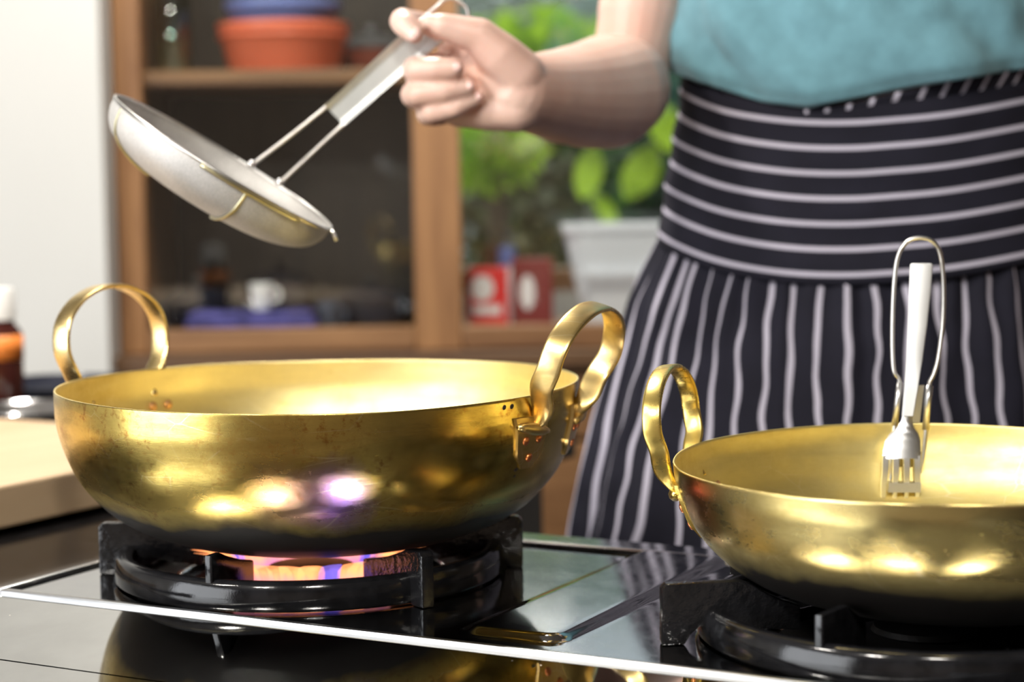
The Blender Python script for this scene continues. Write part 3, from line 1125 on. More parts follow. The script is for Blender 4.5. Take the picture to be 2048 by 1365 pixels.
# ================================================================= cabinet at the back
CY = 3.0
CROLL = 0.0
cabx = lambda px: (px - 1024) / FPX * CY


def cz(px, py, y=CY):
    return P(px, py, y).z


cab = thing('glass_cabinet', 'brown wooden kitchen cabinet with glass doors at the back', 'cabinet', (0.032, CY, 0))
zb, zs0, zs1 = 0.778, 1.163, 1.187
xl0, xl1, xm0, xm1, xr0, xr1 = -0.632, -0.588, -0.165, -0.090, 0.44, 0.52


def cpart(name, a, b, mat, par=cab, bev=0.003):
    o = MB().box2(Vector(a) - Vector((0.02, CY, 0)), Vector(b) - Vector((0.02, CY, 0)), bev).build(name, mat, par, auto=20)
    return o


ztop = 1.95
cpart('post', (xl0, CY, 0.74), (xl1, CY + 0.04, ztop), M['cab'])
cpart('post', (xm0, CY, 0.74), (xm1, CY + 0.04, ztop), M['cab'])
cpart('post', (xr0, CY, 0.74), (xr1, CY + 0.04, ztop), M['cab'])
cpart('bottom_rail', (xl1, CY + 0.002, 0.741), (xm0, CY + 0.04, zb), M['cabx'])
cpart('bottom_rail', (xm1, CY + 0.002, 0.741), (xr0, CY + 0.04, zb), M['cabx'])
cpart('top_rail', (xl1, CY + 0.002, ztop - 0.06), (xm0, CY + 0.04, ztop), M['cabx'])
cpart('top_rail', (xm1, CY + 0.002, ztop - 0.06), (xr0, CY + 0.04, ztop), M['cabx'])
cpart('side_panel', (xl0, CY + 0.041, 0.74), (xl0 + 0.02, CY + 0.42, ztop), M['cab'])
cpart('side_panel', (xr1 - 0.02, CY + 0.041, 0.74), (xr1, CY + 0.42, ztop), M['cab'])
cpart('divider', (xm0 + 0.03, CY + 0.041, 0.761), (xm0 + 0.045, CY + 0.42, ztop), M['cabdark'])
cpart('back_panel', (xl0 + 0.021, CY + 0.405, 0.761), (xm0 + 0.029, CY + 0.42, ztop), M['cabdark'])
cpart('top_panel', (xl0 - 0.01, CY - 0.01, ztop + 0.001), (xr1 + 0.01, CY + 0.43, ztop + 0.03), M['cabx'])
sh = cpart('shelf', (xl0 + 0.021, CY + 0.02, zs0), (xm0 + 0.029, CY + 0.40, zs1), M['cabx'])
cpart('bottom_board', (xl0 + 0.021, CY + 0.041, 0.7405), (xr1 - 0.021, CY + 0.42, 0.760), M['cabx'])
cpart('pane', (xl1 + 0.001, CY + 0.012, zb + 0.001), (xm0 - 0.001, CY + 0.016, ztop - 0.061), M['glass_cab'], bev=0)
cpart('pane', (xm1 + 0.001, CY + 0.012, zb + 0.001), (xr0 - 0.001, CY + 0.016, ztop - 0.061), M['glass_cab'], bev=0)
cpart('ledge', (xl0 - 0.005, CY - 0.035, 0.712), (xr1 + 0.005, CY + 0.44, 0.7395), M['cab_shaded'])
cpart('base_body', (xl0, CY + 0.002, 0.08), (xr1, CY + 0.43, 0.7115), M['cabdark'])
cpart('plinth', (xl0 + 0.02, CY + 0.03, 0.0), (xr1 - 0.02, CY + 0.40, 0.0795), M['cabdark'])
for (x0, x1) in ((xl0 + 0.008, xm0 - 0.02), (xm0 - 0.012, 0.17), (0.178, xr1 - 0.008)):
    for (z0_, z1_) in ((0.60, 0.700), (0.42, 0.592), (0.10, 0.412)):
        dr = cpart('drawer_front', (x0, CY - 0.016, z0_), (x1, CY + 0.0015, z1_), M['cabx'])
        kx = (x0 + x1) / 2
        MB().ball(Vector((kx - 0.02, -0.027, (z0_ + z1_) / 2)), (0.012, 0.011, 0.012)).build('knob', M['cab'], dr)

# --- contents of the left bay
zsh = zs1
zfl = 0.7605


def basin(name, label, px0, px1, y, z, h, mat, group=None, taper=0.82, rim=True):
    x0, x1 = P(px0, 100, y).x, P(px1, 100, y).x
    r = (x1 - x0) / 2
    t = thing(name, label, 'basin', ((x0 + x1) / 2, y, z), 0, group)
    MB().lathe([(0.0, 0.0), (r * taper * 0.93, 0.0), (r * taper, 0.006), (r * 0.97, h - 0.012), (r, h - 0.010), (r, h), (r * 0.955, h), (r * taper * 0.96, 0.012), (0.0, 0.008)], 48).build('bowl', mat, t, auto=50)
    return t, r


b1, r1 = basin('plastic_basin', 'orange plastic basin on the upper shelf of the glass cabinet', 436, 700, 3.20, zsh, 0.085, M['orange'])
MB().lathe([(r1 * 0.985, 0.060), (r1 * 1.0, 0.062), (r1 * 1.0, 0.066), (r1 * 0.985, 0.067)], 48, (0, 0, 0), True).build('ridge', M['orange'], b1)
b2, r2_ = basin('plastic_basin', 'blue plastic basin stacked inside the orange one', 450, 686, 3.20, zsh + 0.0602, 0.06, M['bluepl'], None, 0.80)
q = P(690, 120, 3.30)
t = thing('lidded_pot', 'dark red pot with a grey lid beside the orange basin', 'pot', (P(742, 100, 3.33).x, 3.33, zsh))
MB().lathe([(0.0, 0.0), (0.05, 0.0), (0.056, 0.006), (0.056, 0.05), (0.0, 0.05)], 36).build('body', M['redbrown'], t, auto=50)
MB().lathe([(0.058, 0.0502), (0.060, 0.054), (0.05, 0.066), (0.02, 0.076), (0.0, 0.077), (0.0, 0.0502)], 36).build('lid', M['grey_card'], t, auto=50)
MB().ball((0, 0, 0.084), (0.012, 0.012, 0.009)).build('lid_knob', M['grey_card'], t)
t = thing('glass_jar', 'tall clear jar of herbs at the left of the upper shelf', 'jar', (P(345, 100, 3.18).x, 3.18, zsh))
MB().lathe([(0.0, 0.0), (0.028, 0.0), (0.032, 0.004), (0.032, 0.13), (0.026, 0.145), (0.026, 0.15), (0.0245, 0.15), (0.0245, 0.144), (0.0305, 0.129), (0.0305, 0.005), (0.0, 0.003)], 32).build('glass', M['jar_glass'], t, auto=50)
MB().lathe([(0.0, 0.0035), (0.029, 0.0055), (0.0295, 0.06), (0.0, 0.066)], 24).build('herbs', M['leafD'], t, auto=50)
MB().lathe([(0.0, 0.1502), (0.028, 0.1502), (0.028, 0.166), (0.0, 0.167)], 24).build('lid', M['steel_brushed'], t, auto=50)


def pot(px, y, r, h, mat, label, knob=True, z=zfl):
    x = P(px, 580, y).x
    t = thing('cooking_pot', label, 'pot', (x, y, z), 0)
    MB().lathe([(0.0, 0.0), (r * 0.88, 0.0), (r * 0.95, 0.006), (r, h * 0.5), (r, h), (0.0, h)], 36).build('body', mat, t, auto=50)
    MB().lathe([(r * 1.02, h + 0.0003), (r * 1.04, h + 0.004), (r * 0.8, h + 0.014), (r * 0.3, h + 0.024), (0.0, h + 0.026), (0.0, h + 0.0003)], 36).build('lid', mat, t, auto=50)
    if knob:
        MB().lathe([(0.0, h + 0.0262), (0.008, h + 0.0262), (0.013, h + 0.034), (0.010, h + 0.040), (0.0, h + 0.041)], 20).build('lid_knob', M['black_rubber'], t, auto=50)
    for s in (-1, 1):
        MB().tube(catmull([(s * r, -0.02, h * 0.8), (s * (r + 0.02), -0.012, h * 0.82), (s * (r + 0.02), 0.012, h * 0.82), (s * r, 0.02, h * 0.8)], 4), 0.004, 8).build('handle', M['black_rubber'], t)
    return t


pot(395, 3.22, 0.056, 0.05, M['darkpot'], 'small dark lidded pot at the left of the cabinet floor')
pot(560, 3.28, 0.056, 0.075, M['darkpot'], 'tall dark lidded pot behind the white cup')
pot(740, 3.24, 0.066, 0.045, M['darkpot'], 'low dark lidded pot beside the wooden post')


def cup(px, y, z, r, h, mat, label):
    x = P(px, 580, y).x
    t = thing('cup', label, 'cup', (x, y, z))
    MB().lathe([(0.0, 0.0), (r * 0.7, 0.0), (r * 0.75, 0.003), (r, h), (r * 0.93, h), (r * 0.68, 0.005), (0.0, 0.004)], 28).build('body', mat, t, auto=50)
    MB().tube(catmull([(r * 0.92, 0, h * 0.8), (r * 1.4, 0, h * 0.72), (r * 1.4, 0, h * 0.4), (r * 0.85, 0, h * 0.3)], 5), 0.003, 8).build('handle', mat, t)


# folded cloth along the cabinet floor
x0, x1 = P(372, 620, 3.09).x, P(640, 620, 3.09).x
t = thing('folded_cloth', 'blue and violet folded cloth at the front of the cabinet floor', 'cloth', ((x0 + x1) / 2, 3.085, zfl))
for k in range(3):
    gx, gy = 20, 6
    vv, ff = [], []
    w_, d_ = (x1 - x0) / 2 * (1 - 0.05 * k), 0.035
    for side in (0, 1):
        for j in range(gy):
            for i in range(gx):
                x = -w_ + 2 * w_ * i / (gx - 1)
                y = -d_ + 2 * d_ * j / (gy - 1)
                hh = 0.014 * k + (0.012 if side else 0.0005)
                hh += side * 0.003 * noise.noise(Vector((x * 30, y * 30, k * 3.0)))
                vv.append((x, y, hh))
    o_ = gx * gy
    for j in range(gy - 1):
        for i in range(gx - 1):
            a = j * gx + i
            ff.append((a, a + gx, a + gx + 1, a + 1))
            ff.append((o_ + a, o_ + a + 1, o_ + a + gx + 1, o_ + a + gx))
    rim = [i for i in range(gx)] + [j * gx + gx - 1 for j in range(1, gy)] + [(gy - 1) * gx + i for i in range(gx - 2, -1, -1)] + [j * gx for j in range(gy - 2, 0, -1)]
    for q in range(len(rim)):
        a, b = rim[q], rim[(q + 1) % len(rim)]
        ff.append((a, b, o_ + b, o_ + a))
    c_ = mobj('fold', vv, ff, M['cloth_blue'], t)
    recalc(c_.data)
cup(523, 3.10, zfl + 0.0425, 0.020, 0.042, M['white_plastic'], 'small white cup standing on the folded cloth')
cup(655, 3.15, zfl, 0.020, 0.050, M['slate'], 'dull blue-grey cup between the pots')

# --- contents of the right bay


def carton(px0, px1, y, h, d, mat, label, rotz=0.0):
    x0, x1 = P(px0, 600, y).x, P(px1, 600, y).x
    t = thing('carton', label, 'carton', ((x0 + x1) / 2, y + d / 2, zfl), rotz)
    w = x1 - x0
    MB().box2((-w / 2, -d / 2, 0), (w / 2, d / 2, h), 0.001).build('box', mat, t, auto=20)
    return t, w, d


def flat_disc(name, c, rx, rz, mat, par, seg=28):
    v = [(c[0], c[1], c[2])] + [(c[0] + rx * math.cos(2 * PI * k / seg), c[1], c[2] + rz * math.sin(2 * PI * k / seg)) for k in range(seg)]
    f = [(0, 1 + k, 1 + (k + 1) % seg) for k in range(seg)]
    return mobj(name, v, f, mat, par, False)


zoff = zb - zfl
t, w, d = carton(938, 1016, 3.08, 0.105, 0.04, M['red_card'], 'bright red carton with a white round mark behind the glass')
flat_disc('round_mark', (-0.010, -d / 2 - 0.0006, 0.073), 0.019, 0.021, M['white_print'], t)
MB().box2((-0.026, -d / 2 - 0.001, 0.030), (0.020, -d / 2 - 0.0003, 0.045)).build('lettering_band', M['white_print'], t, smooth=False)
t, w, d = carton(1024, 1106, 3.10, 0.118, 0.05, M['maroon_card'], 'dark maroon carton with a pale oval, right of the red carton')
flat_disc('oval_mark', (-0.008, -d / 2 - 0.0006, 0.064), 0.012, 0.028, M['white_print'], t)
x = P(1014, 520, 3.20).x
t = thing('bottle', 'small bottle with a blue cap behind the two cartons', 'bottle', (x, 3.20, zfl))
MB().lathe([(0.0, 0.0), (0.018, 0.0), (0.02, 0.003), (0.02, 0.085), (0.010, 0.105), (0.0, 0.105)], 24).build('body', M['whitepl'], t, auto=50)
MB().lathe([(0.0, 0.1052), (0.014, 0.1052), (0.014, 0.135), (0.0, 0.136)], 24).build('cap', M['bluepl'], t, auto=50)


def crate(px0, px1, y, h, d, label, z=zfl, tap=0.72):
    x0, x1 = P(px0, 450, y).x, P(px1, 450, y).x
    w = (x1 - x0) / 2
    t = thing('plastic_tub', label, 'tub', ((x0 + x1) / 2, y, z))
    lv = [(tap, 0.0), (1.0, h - 0.012), (1.04, h - 0.010), (1.04, h), (0.97, h), (tap * 0.95, 0.006)]
    vv, ff = [], []
    for s, zz in lv:
        hw, hd = w * s, d / 2 * s
        c = 0.02
        for (sx, sy) in ((-1, -1), (1, -1), (1, 1), (-1, 1)):
            if sx * sy > 0:
                pr = [(sx * (hw), sy * (hd - c)), (sx * (hw - c), sy * hd)]
                pr = pr if sx < 0 else pr
            else:
                pr = [(sx * (hw - c), sy * hd), (sx * hw, sy * (hd - c))]
            if (sx, sy) in ((-1, -1), (1, 1)):
                pass
            vv += [(a, b, zz) for a, b in pr]
    n = 8
    for i in range(len(lv) - 1):
        for k in range(n):
            l = (k + 1) % n
            ff.append((i * n + k, i * n + l, (i + 1) * n + l, (i + 1) * n + k))
    ff.append(tuple(range(n)))
    ff.append(tuple((len(lv) - 1) * n + k for k in range(n)))
    o = mobj('shell', vv, ff, M['whitepl'], t)
    sharp_by_angle(o.data, 30)
    MB().box2((-w * 0.9, -d / 2 * 1.01, h * 0.52), (w * 0.9, -d / 2 * 0.93, h * 0.545)).build('rib', M['whitepl'], t, smooth=False)
    return t


crate(1128, 1400, 3.21, 0.172, 0.19, 'white tapered plastic tub behind the glass, beside the apron')

# ================================================================= garden behind the window
structure(MB().box2((-4, 3.75, -0.3), (6, 9, -0.2)).build('ground', M['soil'], smooth=False))


def leaf_cloud(name, c, rad, count, size, mat, par, flat=0.35, seed=1):
    rnd = random.Random(seed)
    v, f = [], []
    for i in range(count):
        while True:
            p = Vector((rnd.uniform(-1, 1), rnd.uniform(-1, 1), rnd.uniform(-1, 1)))
            if p.length < 1:
                break
        p = Vector((p.x * rad[0], p.y * rad[1], p.z * rad[2])) + Vector(c)
        e = Euler((rnd.uniform(-1.2, 1.2), rnd.uniform(-1.2, 1.2), rnd.uniform(0, 6.28))).to_matrix()
        s = size * rnd.uniform(0.6, 1.3)
        pts = [(0, -1, 0), (flat, -0.3, 0.08), (flat * 0.8, 0.4, 0.1), (0, 1, -0.1), (-flat * 0.8, 0.4, 0.1), (-flat, -0.3, 0.08), (0, 0, -0.03)]
        n = len(v)
        v += [tuple(e @ (Vector(q) * s) + p) for q in pts]
        for k in range(6):
            f.append((n + k, n + (k + 1) % 6, n + 6))
    o = mobj(name, v, f, mat, par, False)
    o['kind'] = 'stuff'
    return o


def shrub(label, px, py, y, rad, count, size, mat, seed, cat='shrub'):
    p = P(px, py, y)
    t = thing('garden_shrub', label, cat, (p.x, p.y, -0.2), 0, 'plants in the garden behind the window')
    MB().tube(catmull([(0, 0, 0), (0.03, 0, (p.z + 0.2) * 0.5), (0, 0.02, p.z + 0.2)], 5), [0.03] * 6 + [0.022] * 5, 8).build('stem', M['bark'], t)
    leaf_cloud('foliage', (0, 0, p.z + 0.2), rad, count, size, mat, t, 0.35, seed)
    return t


shrub('pale lime shrub seen under the lifted hand', 985, 300, 4.35, (0.11, 0.10, 0.09), 150, 0.045, M['leafB'], 3)
shrub('olive shrub with shiny leaves above the cartons', 1000, 430, 4.75, (0.26, 0.2, 0.24), 420, 0.05, M['leafD'], 4)
shrub('mid green shrub right of the olive one', 1115, 360, 5.2, (0.16, 0.2, 0.35), 420, 0.055, M['leafA'], 5)
shrub('deep green shrub beside the apron', 1270, 290, 5.7, (0.35, 0.2, 0.3), 420, 0.06, M['leafC'], 6)
shrub('light green shrub above the forearm', 1075, 95, 6.1, (0.30, 0.2, 0.12), 260, 0.06, M['leafB'], 8)
shrub('dark green hedge far behind the other shrubs', 1150, 450, 7.2, (1.4, 0.3, 1.2), 2600, 0.10, M['leafC'], 9)
# two big lime leaves of a potted plant just outside
pp = P(1240, 400, 4.05)
t = thing('potted_plant', 'plant with broad lime leaves outside, seen beside the apron', 'plant', (pp.x, pp.y, -0.2))
MB().lathe([(0.0, 0.0), (0.10, 0.0), (0.14, 0.80), (0.15, 0.82), (0.15, 0.85), (0.0, 0.85)], 28).build('pot', M['redbrown'], t, auto=50)
for (px, py, y, L_, W2, ang) in ((1178, 345, 4.02, 0.062, 0.030, 0.25), (1283, 345, 4.0, 0.068, 0.038, 0.5), (1330, 250, 4.1, 0.07, 0.035, -0.4), (1210, 420, 4.1, 0.05, 0.02, -0.6)):
    c = P(px, py, y) - Vector((pp.x, pp.y, -0.2))
    vv, ff = [], []
    ns = 9
    for i in range(ns):
        tt = i / (ns - 1) * 2 - 1
        wd = W2 * (1 - abs(tt) ** 2.2)
        for k in (-1, 0, 1):
            lx, lz = k * wd, tt * L_
            vv.append((c.x + lx * math.cos(ang) + lz * math.sin(ang), c.y + 0.008 * abs(k) + 0.02 * tt * tt, c.z - lx * math.sin(ang) + lz * math.cos(ang)))
    for i in range(ns - 1):
        for k in range(2):
            a = i * 3 + k
            ff.append((a, a + 1, a + 4, a + 3))
    lf = mobj('leaf', vv, ff, M['leafB'], t)
    MB().tube(catmull([(0, 0, 0.85), (c.x * 0.6, 0, 0.85 + (c.z - 0.85) * 0.7), tuple(c - Vector((math.sin(ang) * L_ * 0.9, 0, math.cos(ang) * L_ * 0.9)))], 5), 0.003, 6).build('stalk', M['leafA'], lf)
# slatted screen far outside
sp = P(1085, 25, 6.6)
t = thing('slatted_screen', 'pale green-grey slatted screen outside, above the forearm', 'screen', (sp.x, sp.y, -0.2))
for k in range(9):
    z = sp.z + 0.2 - 0.08 + k * 0.055
    MB().box((0.05, 0, z), (0.62, 0.012, 0.045), Euler((0.35, 0, 0))).build('slat', M['slat'], t, smooth=False)
for s in (-0.27, 0.37):
    MB().box2((s - 0.02, 0.02, 0), (s + 0.02, 0.06, sp.z + 0.2 + 0.45)).build('post', M['slat'], t, smooth=False)

# ================================================================= strainer
SY = 1.50
sc_ = P(449, 326, SY)
ax = (CR * 0.845 - CU * 0.535).normalized()
bx = (CR * (0.085 * 0.535) + CU * (0.085 * 0.845) + FW * 0.996).normalized()
bx = (bx - ax * bx.dot(ax)).normalized()
nx = ax.cross(bx)
if nx.dot(CU) < 0:
    nx = -nx
SR = 247 * SY / FPX
st = thing('sieve', 'round fine-mesh metal sieve with a flat handle held in the raised hand', 'sieve', sc_)


def sv(a, b, n=0.0):
    return ax * a + bx * b + nx * n


# mesh dish
prof_s = [(1.0, 0.0), (0.985, -0.10), (0.93, -0.20), (0.82, -0.275), (0.65, -0.335), (0.45, -0.365), (0.22, -0.375), (0.0, -0.378)]
fp = catmull([Vector((r, z, 0)) for r, z in prof_s], 4)
vv, ff = [], []
seg = 72
for p in fp:
    for k in range(seg):
        a = 2 * PI * k / seg
        vv.append(sv(SR * max(p.x, 0) * math.cos(a), SR * max(p.x, 0) * math.sin(a), SR * p.y))
for i in range(len(fp) - 1):
    for k in range(seg):
        l = (k + 1) % seg
        ff.append((i * seg + k, i * seg + l, (i + 1) * seg + l, (i + 1) * seg + k))
o = mobj('mesh_dish', vv, ff, M['mesh'], st)
md = o.modifiers.new('Solidify', 'SOLIDIFY')
md.thickness = 0.0006
# rolled rim: a flat band with a wire edge
rimv, rimf = [], []
crs = [(1.0, -0.016), (1.010, -0.013), (1.015, 0.0), (1.010, 0.013), (1.0, 0.016), (0.992, 0.010), (0.990, -0.008)]
for k in range(seg):
    a = 2 * PI * k / seg
    for (r, z) in crs:
        rimv.append(sv(SR * r * math.cos(a), SR * r * math.sin(a), SR * z))
nc = len(crs)
for k in range(seg):
    l = (k + 1) % seg
    for q in range(nc):
        q2 = (q + 1) % nc
        rimf.append((k * nc + q, k * nc + q2, l * nc + q2, l * nc + q))
mobj('rim', rimv, rimf, M['wire'], st)
# yellowed wire over the near rim and support ribs below the mesh
MB().tube([sv(SR * 1.022 * math.cos(a), SR * 1.022 * math.sin(a), -0.002) for a in np.linspace(math.radians(-88), math.radians(-35), 20)], 0.0014, 8).build('binding_wire', M['wire_warm'], st)
for (a0, a1) in ((-65, 100), (-142, 30)):
    d0 = Vector((math.cos(math.radians(a0)), math.sin(math.radians(a0))))
    pts = []
    for p in fp[::-1]:
        pass
    for p in fp:
        pts.append(sv(SR * p.x * d0.x, SR * p.x * d0.y, SR * p.y - 0.0018))
    pts = pts[:20]
    MB().tube(pts, 0.0013, 8).build('rib', M['wire_warm'], st)
MB().tube([pts_ for pts_ in (sv(SR * 1.02, 0, 0.0), sv(SR * 1.07, -0.002, -0.002), sv(SR * 1.10, -0.002, -0.0045))], 0.0014, 8).build('hook', M['wire'], st)
# handle wires, grip plate, loop
HY = 1.600
far_y = SY + SR * 0.93
A0 = P(505, 326, far_y) - sc_
A1 = P(560, 366, far_y) - sc_
# the two wire ends sit on the far rim
g0, g1 = P(652, 214, 1.605) - sc_, P(686, 250, 1.605) - sc_
h0, h1 = P(800, 76, HY) - sc_, P(852, 106, HY) - sc_
l0, l1 = P(872, 14, HY) - sc_, P(926, 44, HY) - sc_
ltop = P(905, -4, HY) - sc_


def rimpoint(tgt):
    best, bd = None, 9
    for k in range(720):
        a = 2 * PI * k / 720
        if math.sin(a) < 0.3:
            continue
        p = sv(SR * 1.01 * math.cos(a), SR * 1.01 * math.sin(a), 0.001)
        w = p + sc_ - CAM
        t_ = tgt + sc_ - CAM
        d = (Vector((w.dot(CR) / w.dot(FW), w.dot(CU) / w.dot(FW))) - Vector((t_.dot(CR) / t_.dot(FW), t_.dot(CU) / t_.dot(FW)))).length
        if d < bd:
            bd, best = d, p
    return best


A0r, A1r = rimpoint(A0), rimpoint(A1)
wpts = [A0r] + catmull([A0r + (g0 - A0r) * 0.03, g0, h0, l0, P(888, 0, HY) - sc_, P(908, -3, HY) - sc_, P(930, 12, HY) - sc_, P(937, 32, HY) - sc_, P(925, 55, HY + 0.004) - sc_, h1, g1, A1r + (g1 - A1r) * 0.03], 8)[1:] + [A1r]
MB().tube(wpts, 0.0017, 10).build('handle_wire', M['wire'], st)
for p in (A0r, A1r):
    MB().ball(p + nx * 0.001, 0.0038).build('weld_eye', M['steel'], st)
# grip plate folded round both wires
vv, ff = [], []
ng = 16
side = (g1 - g0).normalized()
along = (h0 - g0).normalized()
back = side.cross(along).normalized()
if back.dot(FW) < 0:
    back = -back
nl = 11
for lay in (0.0, 0.0009):
    for i in range(ng):
        t_ = i / (ng - 1)
        a = g0.lerp(h0 + (h0 - g0) * 0.15, t_)
        b = g1.lerp(h1 + (h1 - g1) * 0.15, t_)
        for k in range(nl):
            s_ = k / (nl - 1)
            dep = 0.0012 - 0.0034 * smooth01(0.62, 0.92, abs(s_ * 2 - 1))
            e = (s_ * 2 - 1)
            p = a.lerp(b, 0.5) + (b - a) * 0.5 * e * 1.10 + back * (dep + lay)
            vv.append(p)
m_ = ng * nl
for i in range(ng - 1):
    for k in range(nl - 1):
        a = i * nl + k
        ff.append((a, a + 1, a + nl + 1, a + nl))
        ff.append((m_ + a, m_ + a + nl, m_ + a + nl + 1, m_ + a + 1))
rim = [k for k in range(nl)] + [i * nl + nl - 1 for i in range(1, ng)] + [(ng - 1) * nl + k for k in range(nl - 2, -1, -1)] + [i * nl for i in range(ng - 2, 0, -1)]
for q in range(len(rim)):
    a, b = rim[q], rim[(q + 1) % len(rim)]
    ff.append((a, b, m_ + b, m_ + a))
gp = mobj('grip_plate', vv, ff, M['plate'], st)
recalc(gp.data)
sharp_by_angle(gp.data, 50)

# ================================================================= fork and wire holder in the right pan
FY = PAN2_C.y + R2 - 0.0085


def fork_pt(px, py):
    # leans back a little towards the rear rim
    return P(px, py, FY - 0.012 * smooth01(850, 1000, py) + 0.016 * smooth01(860, 520, py))


def strip(mb, rows, thick, bend=None):
    """rows: (px centre, py, half width px); flat strip with thickness facing the camera"""
    v, f = [], []
    for (px, py, hw) in rows:
        c = fork_pt(px, py)
        if bend:
            c = c + Vector((0, bend(py), 0))
        k = FY / FPX
        for (sx, sy) in ((-1, 0), (-0.8, -1), (0.8, -1), (1, 0), (0.8, 1), (-0.8, 1)):
            v.append(c + CR * (sx * hw * k) + Vector((0, sy * thick / 2, 0)))
    n = 6
    for i in range(len(rows) - 1):
        for k in range(n):
            l = (k + 1) % n
            f.append((i * n + k, (i + 1) * n + k, (i + 1) * n + l, i * n + l))
    f.append(tuple(range(n)))
    f.append(tuple((len(rows) - 1) * n + k for k in range(n - 1, -1, -1)))
    mb.add(v, f)


fk = thing('fork', 'table fork with a white handle standing in the right-hand pan', 'fork', fork_pt(1800, 1010))
bend = lambda py: -0.004 * math.sin(PI * smooth01(820, 1010, py))
mb = MB()
strip(mb, [(1843, 527, 20), (1843, 530, 23), (1840, 580, 22), (1835, 650, 19.5), (1829, 720, 16.5), (1822, 780, 14), (1815, 832, 11.5)], 0.0042, bend)
put(mb.build('handle', M['white_plastic'], None, auto=60), fk)
mb = MB()
strip(mb, [(1815, 826, 9.5), (1813, 842, 11), (1810, 856, 18), (1807, 868, 29), (1804, 882, 35.5), (1802, 902, 38), (1801, 916, 38.5)], 0.0022, bend)
for (c0, c1) in ((1769, 1766), (1790, 1789), (1811, 1812), (1832, 1834)):
    strip(mb, [(c0, 910, 7.4), (c0 * 0.7 + c1 * 0.3, 940, 7.0), (c1, 975, 6.2), (c1, 1000, 4.5), (c1, 1010, 1.5)], 0.0020, bend)
put(mb.build('head', M['steel_brushed'], None, auto=60), fk)

wh = thing('wire_holder', 'long wire loop holder clipped inside the right-hand pan behind the fork', 'utensil holder', P(1812, 985, FY + 0.002))


def wpt(px, py, dy=0.006):
    q = fork_pt(px, py)
    return P(px, py, q.y + dy)


loop = [(1801, 772), (1797, 757), (1788, 742), (1785, 690), (1786, 620), (1790, 550), (1798, 508), (1815, 484), (1840, 476), (1866, 484), (1881, 510), (1887, 565), (1886, 640), (1877, 715), (1868, 748), (1860, 764), (1858, 776)]
mb = MB().tube(catmull([wpt(*p) for p in loop], 5), 0.00165, 10)
put(mb.build('wire_loop', M['wire'], None), wh)
put(MB().tube([wpt(1858, 776), wpt(1856, 800), wpt(1852, 858), wpt(1846, 915), wpt(1839, 985)], 0.00165, 10).build('wire_leg', M['wire'], None), wh)
put(MB().tube([wpt(1801, 772), wpt(1797, 800), wpt(1790, 850), wpt(1784, 905), wpt(1778, 985)], 0.00165, 10).build('wire_leg', M['wire'], None), wh)
put(MB().tube([wpt(1800, 766), wpt(1796, 800), wpt(1789, 852)], 0.0024, 10).build('sleeve', M['steel_brushed'], None), wh)
put(MB().tube([wpt(1859, 772), wpt(1856, 800), wpt(1851, 860)], 0.0026, 10).build('sleeve', M['steel_brushed'], None), wh)
mb = MB()
a, b, c, d = wpt(1829, 771, 0.008), wpt(1849, 771, 0.008), wpt(1838, 858, 0.008), wpt(1817, 854, 0.008)
th_ = Vector((0, 0.001, 0))
mb.add([a, b, c, d, a + th_, b + th_, c + th_, d + th_], [(0, 3, 2, 1), (4, 5, 6, 7), (0, 1, 5, 4), (1, 2, 6, 5), (2, 3, 7, 6), (3, 0, 4, 7)])
put(mb.build('back_plate', M['steel_brushed'], None, smooth=False), wh)
mb = MB()
a, b, c, d = wpt(1778, 967, -0.0045), wpt(1842, 967, -0.0045), wpt(1841, 986, -0.0045), wpt(1777, 986, -0.0045)
th_ = Vector((0, 0.010, 0))
mb.add([a, b, c, d, a + th_, b + th_, c + th_, d + th_], [(0, 3, 2, 1), (4, 5, 6, 7), (0, 1, 5, 4), (1, 2, 6, 5), (2, 3, 7, 6), (3, 0, 4, 7)])
put(mb.build('cross_bar', M['steel_brushed'], None, smooth=False), wh)

# ================================================================= the person
PX, PY = 0.360, 1.880
person = thing('person', 'person in teal T-shirt and striped apron lifting a sieve over the pan', 'person', (PX, PY, 0))


def evaluated(o):
    dg = bpy.context.evaluated_depsgraph_get()
    e = o.evaluated_get(dg)
    me = bpy.data.meshes.new_from_object(e)
    return me


def remeshed(mb, voxel, smooth_it, factor=0.5):
    me = bpy.data.meshes.new('tmp')
    me.from_pydata(mb.v, [], mb.f)
    me.update()
    recalc(me)
    o = bpy.data.objects.new('tmp', me)
    COL.objects.link(o)
    r_ = o.modifiers.new('r', 'REMESH')
    r_.mode = 'VOXEL'
    r_.voxel_size = voxel
    s_ = o.modifiers.new('s', 'SMOOTH')
    s_.factor = factor
    s_.iterations = smooth_it
    out = evaluated(o)
    bpy.data.objects.remove(o)
    return out


def pxr(r, y):
    return r * y / FPX


DH = 1.585
arm = MB()


def chain(nodes, mb=arm, seg=18):
    """nodes (px, py, y, radius px)"""
    pts = [(P(a, b, y), pxr(r, y)) for a, b, y, r in nodes]
    for (p, rp), (q_, rq) in zip(pts, pts[1:]):
        mb.capsule(p, q_, rp, rq, seg)


SHO = Vector((0.172, 1.875, 1.385))
ELB = P(1258, 150, 1.855)
# upper arm
arm.capsule(SHO, SHO.lerp(ELB, 0.45), 0.052, 0.045, 20)
arm.capsule(SHO.lerp(ELB, 0.45), SHO.lerp(ELB, 0.8), 0.045, 0.041, 20)
arm.capsule(SHO.lerp(ELB, 0.8), ELB, 0.040, 0.037, 20)
# forearm, swelling below the elbow
chain([(1256, 160, 1.845, 70), (1236, 176, 1.785, 105), (1215, 184, 1.755, 114), (1180, 190, 1.72, 107), (1130, 192, 1.675, 96), (1078, 188, 1.63, 82), (1040, 182, DH + 0.018, 74)], seg=24)
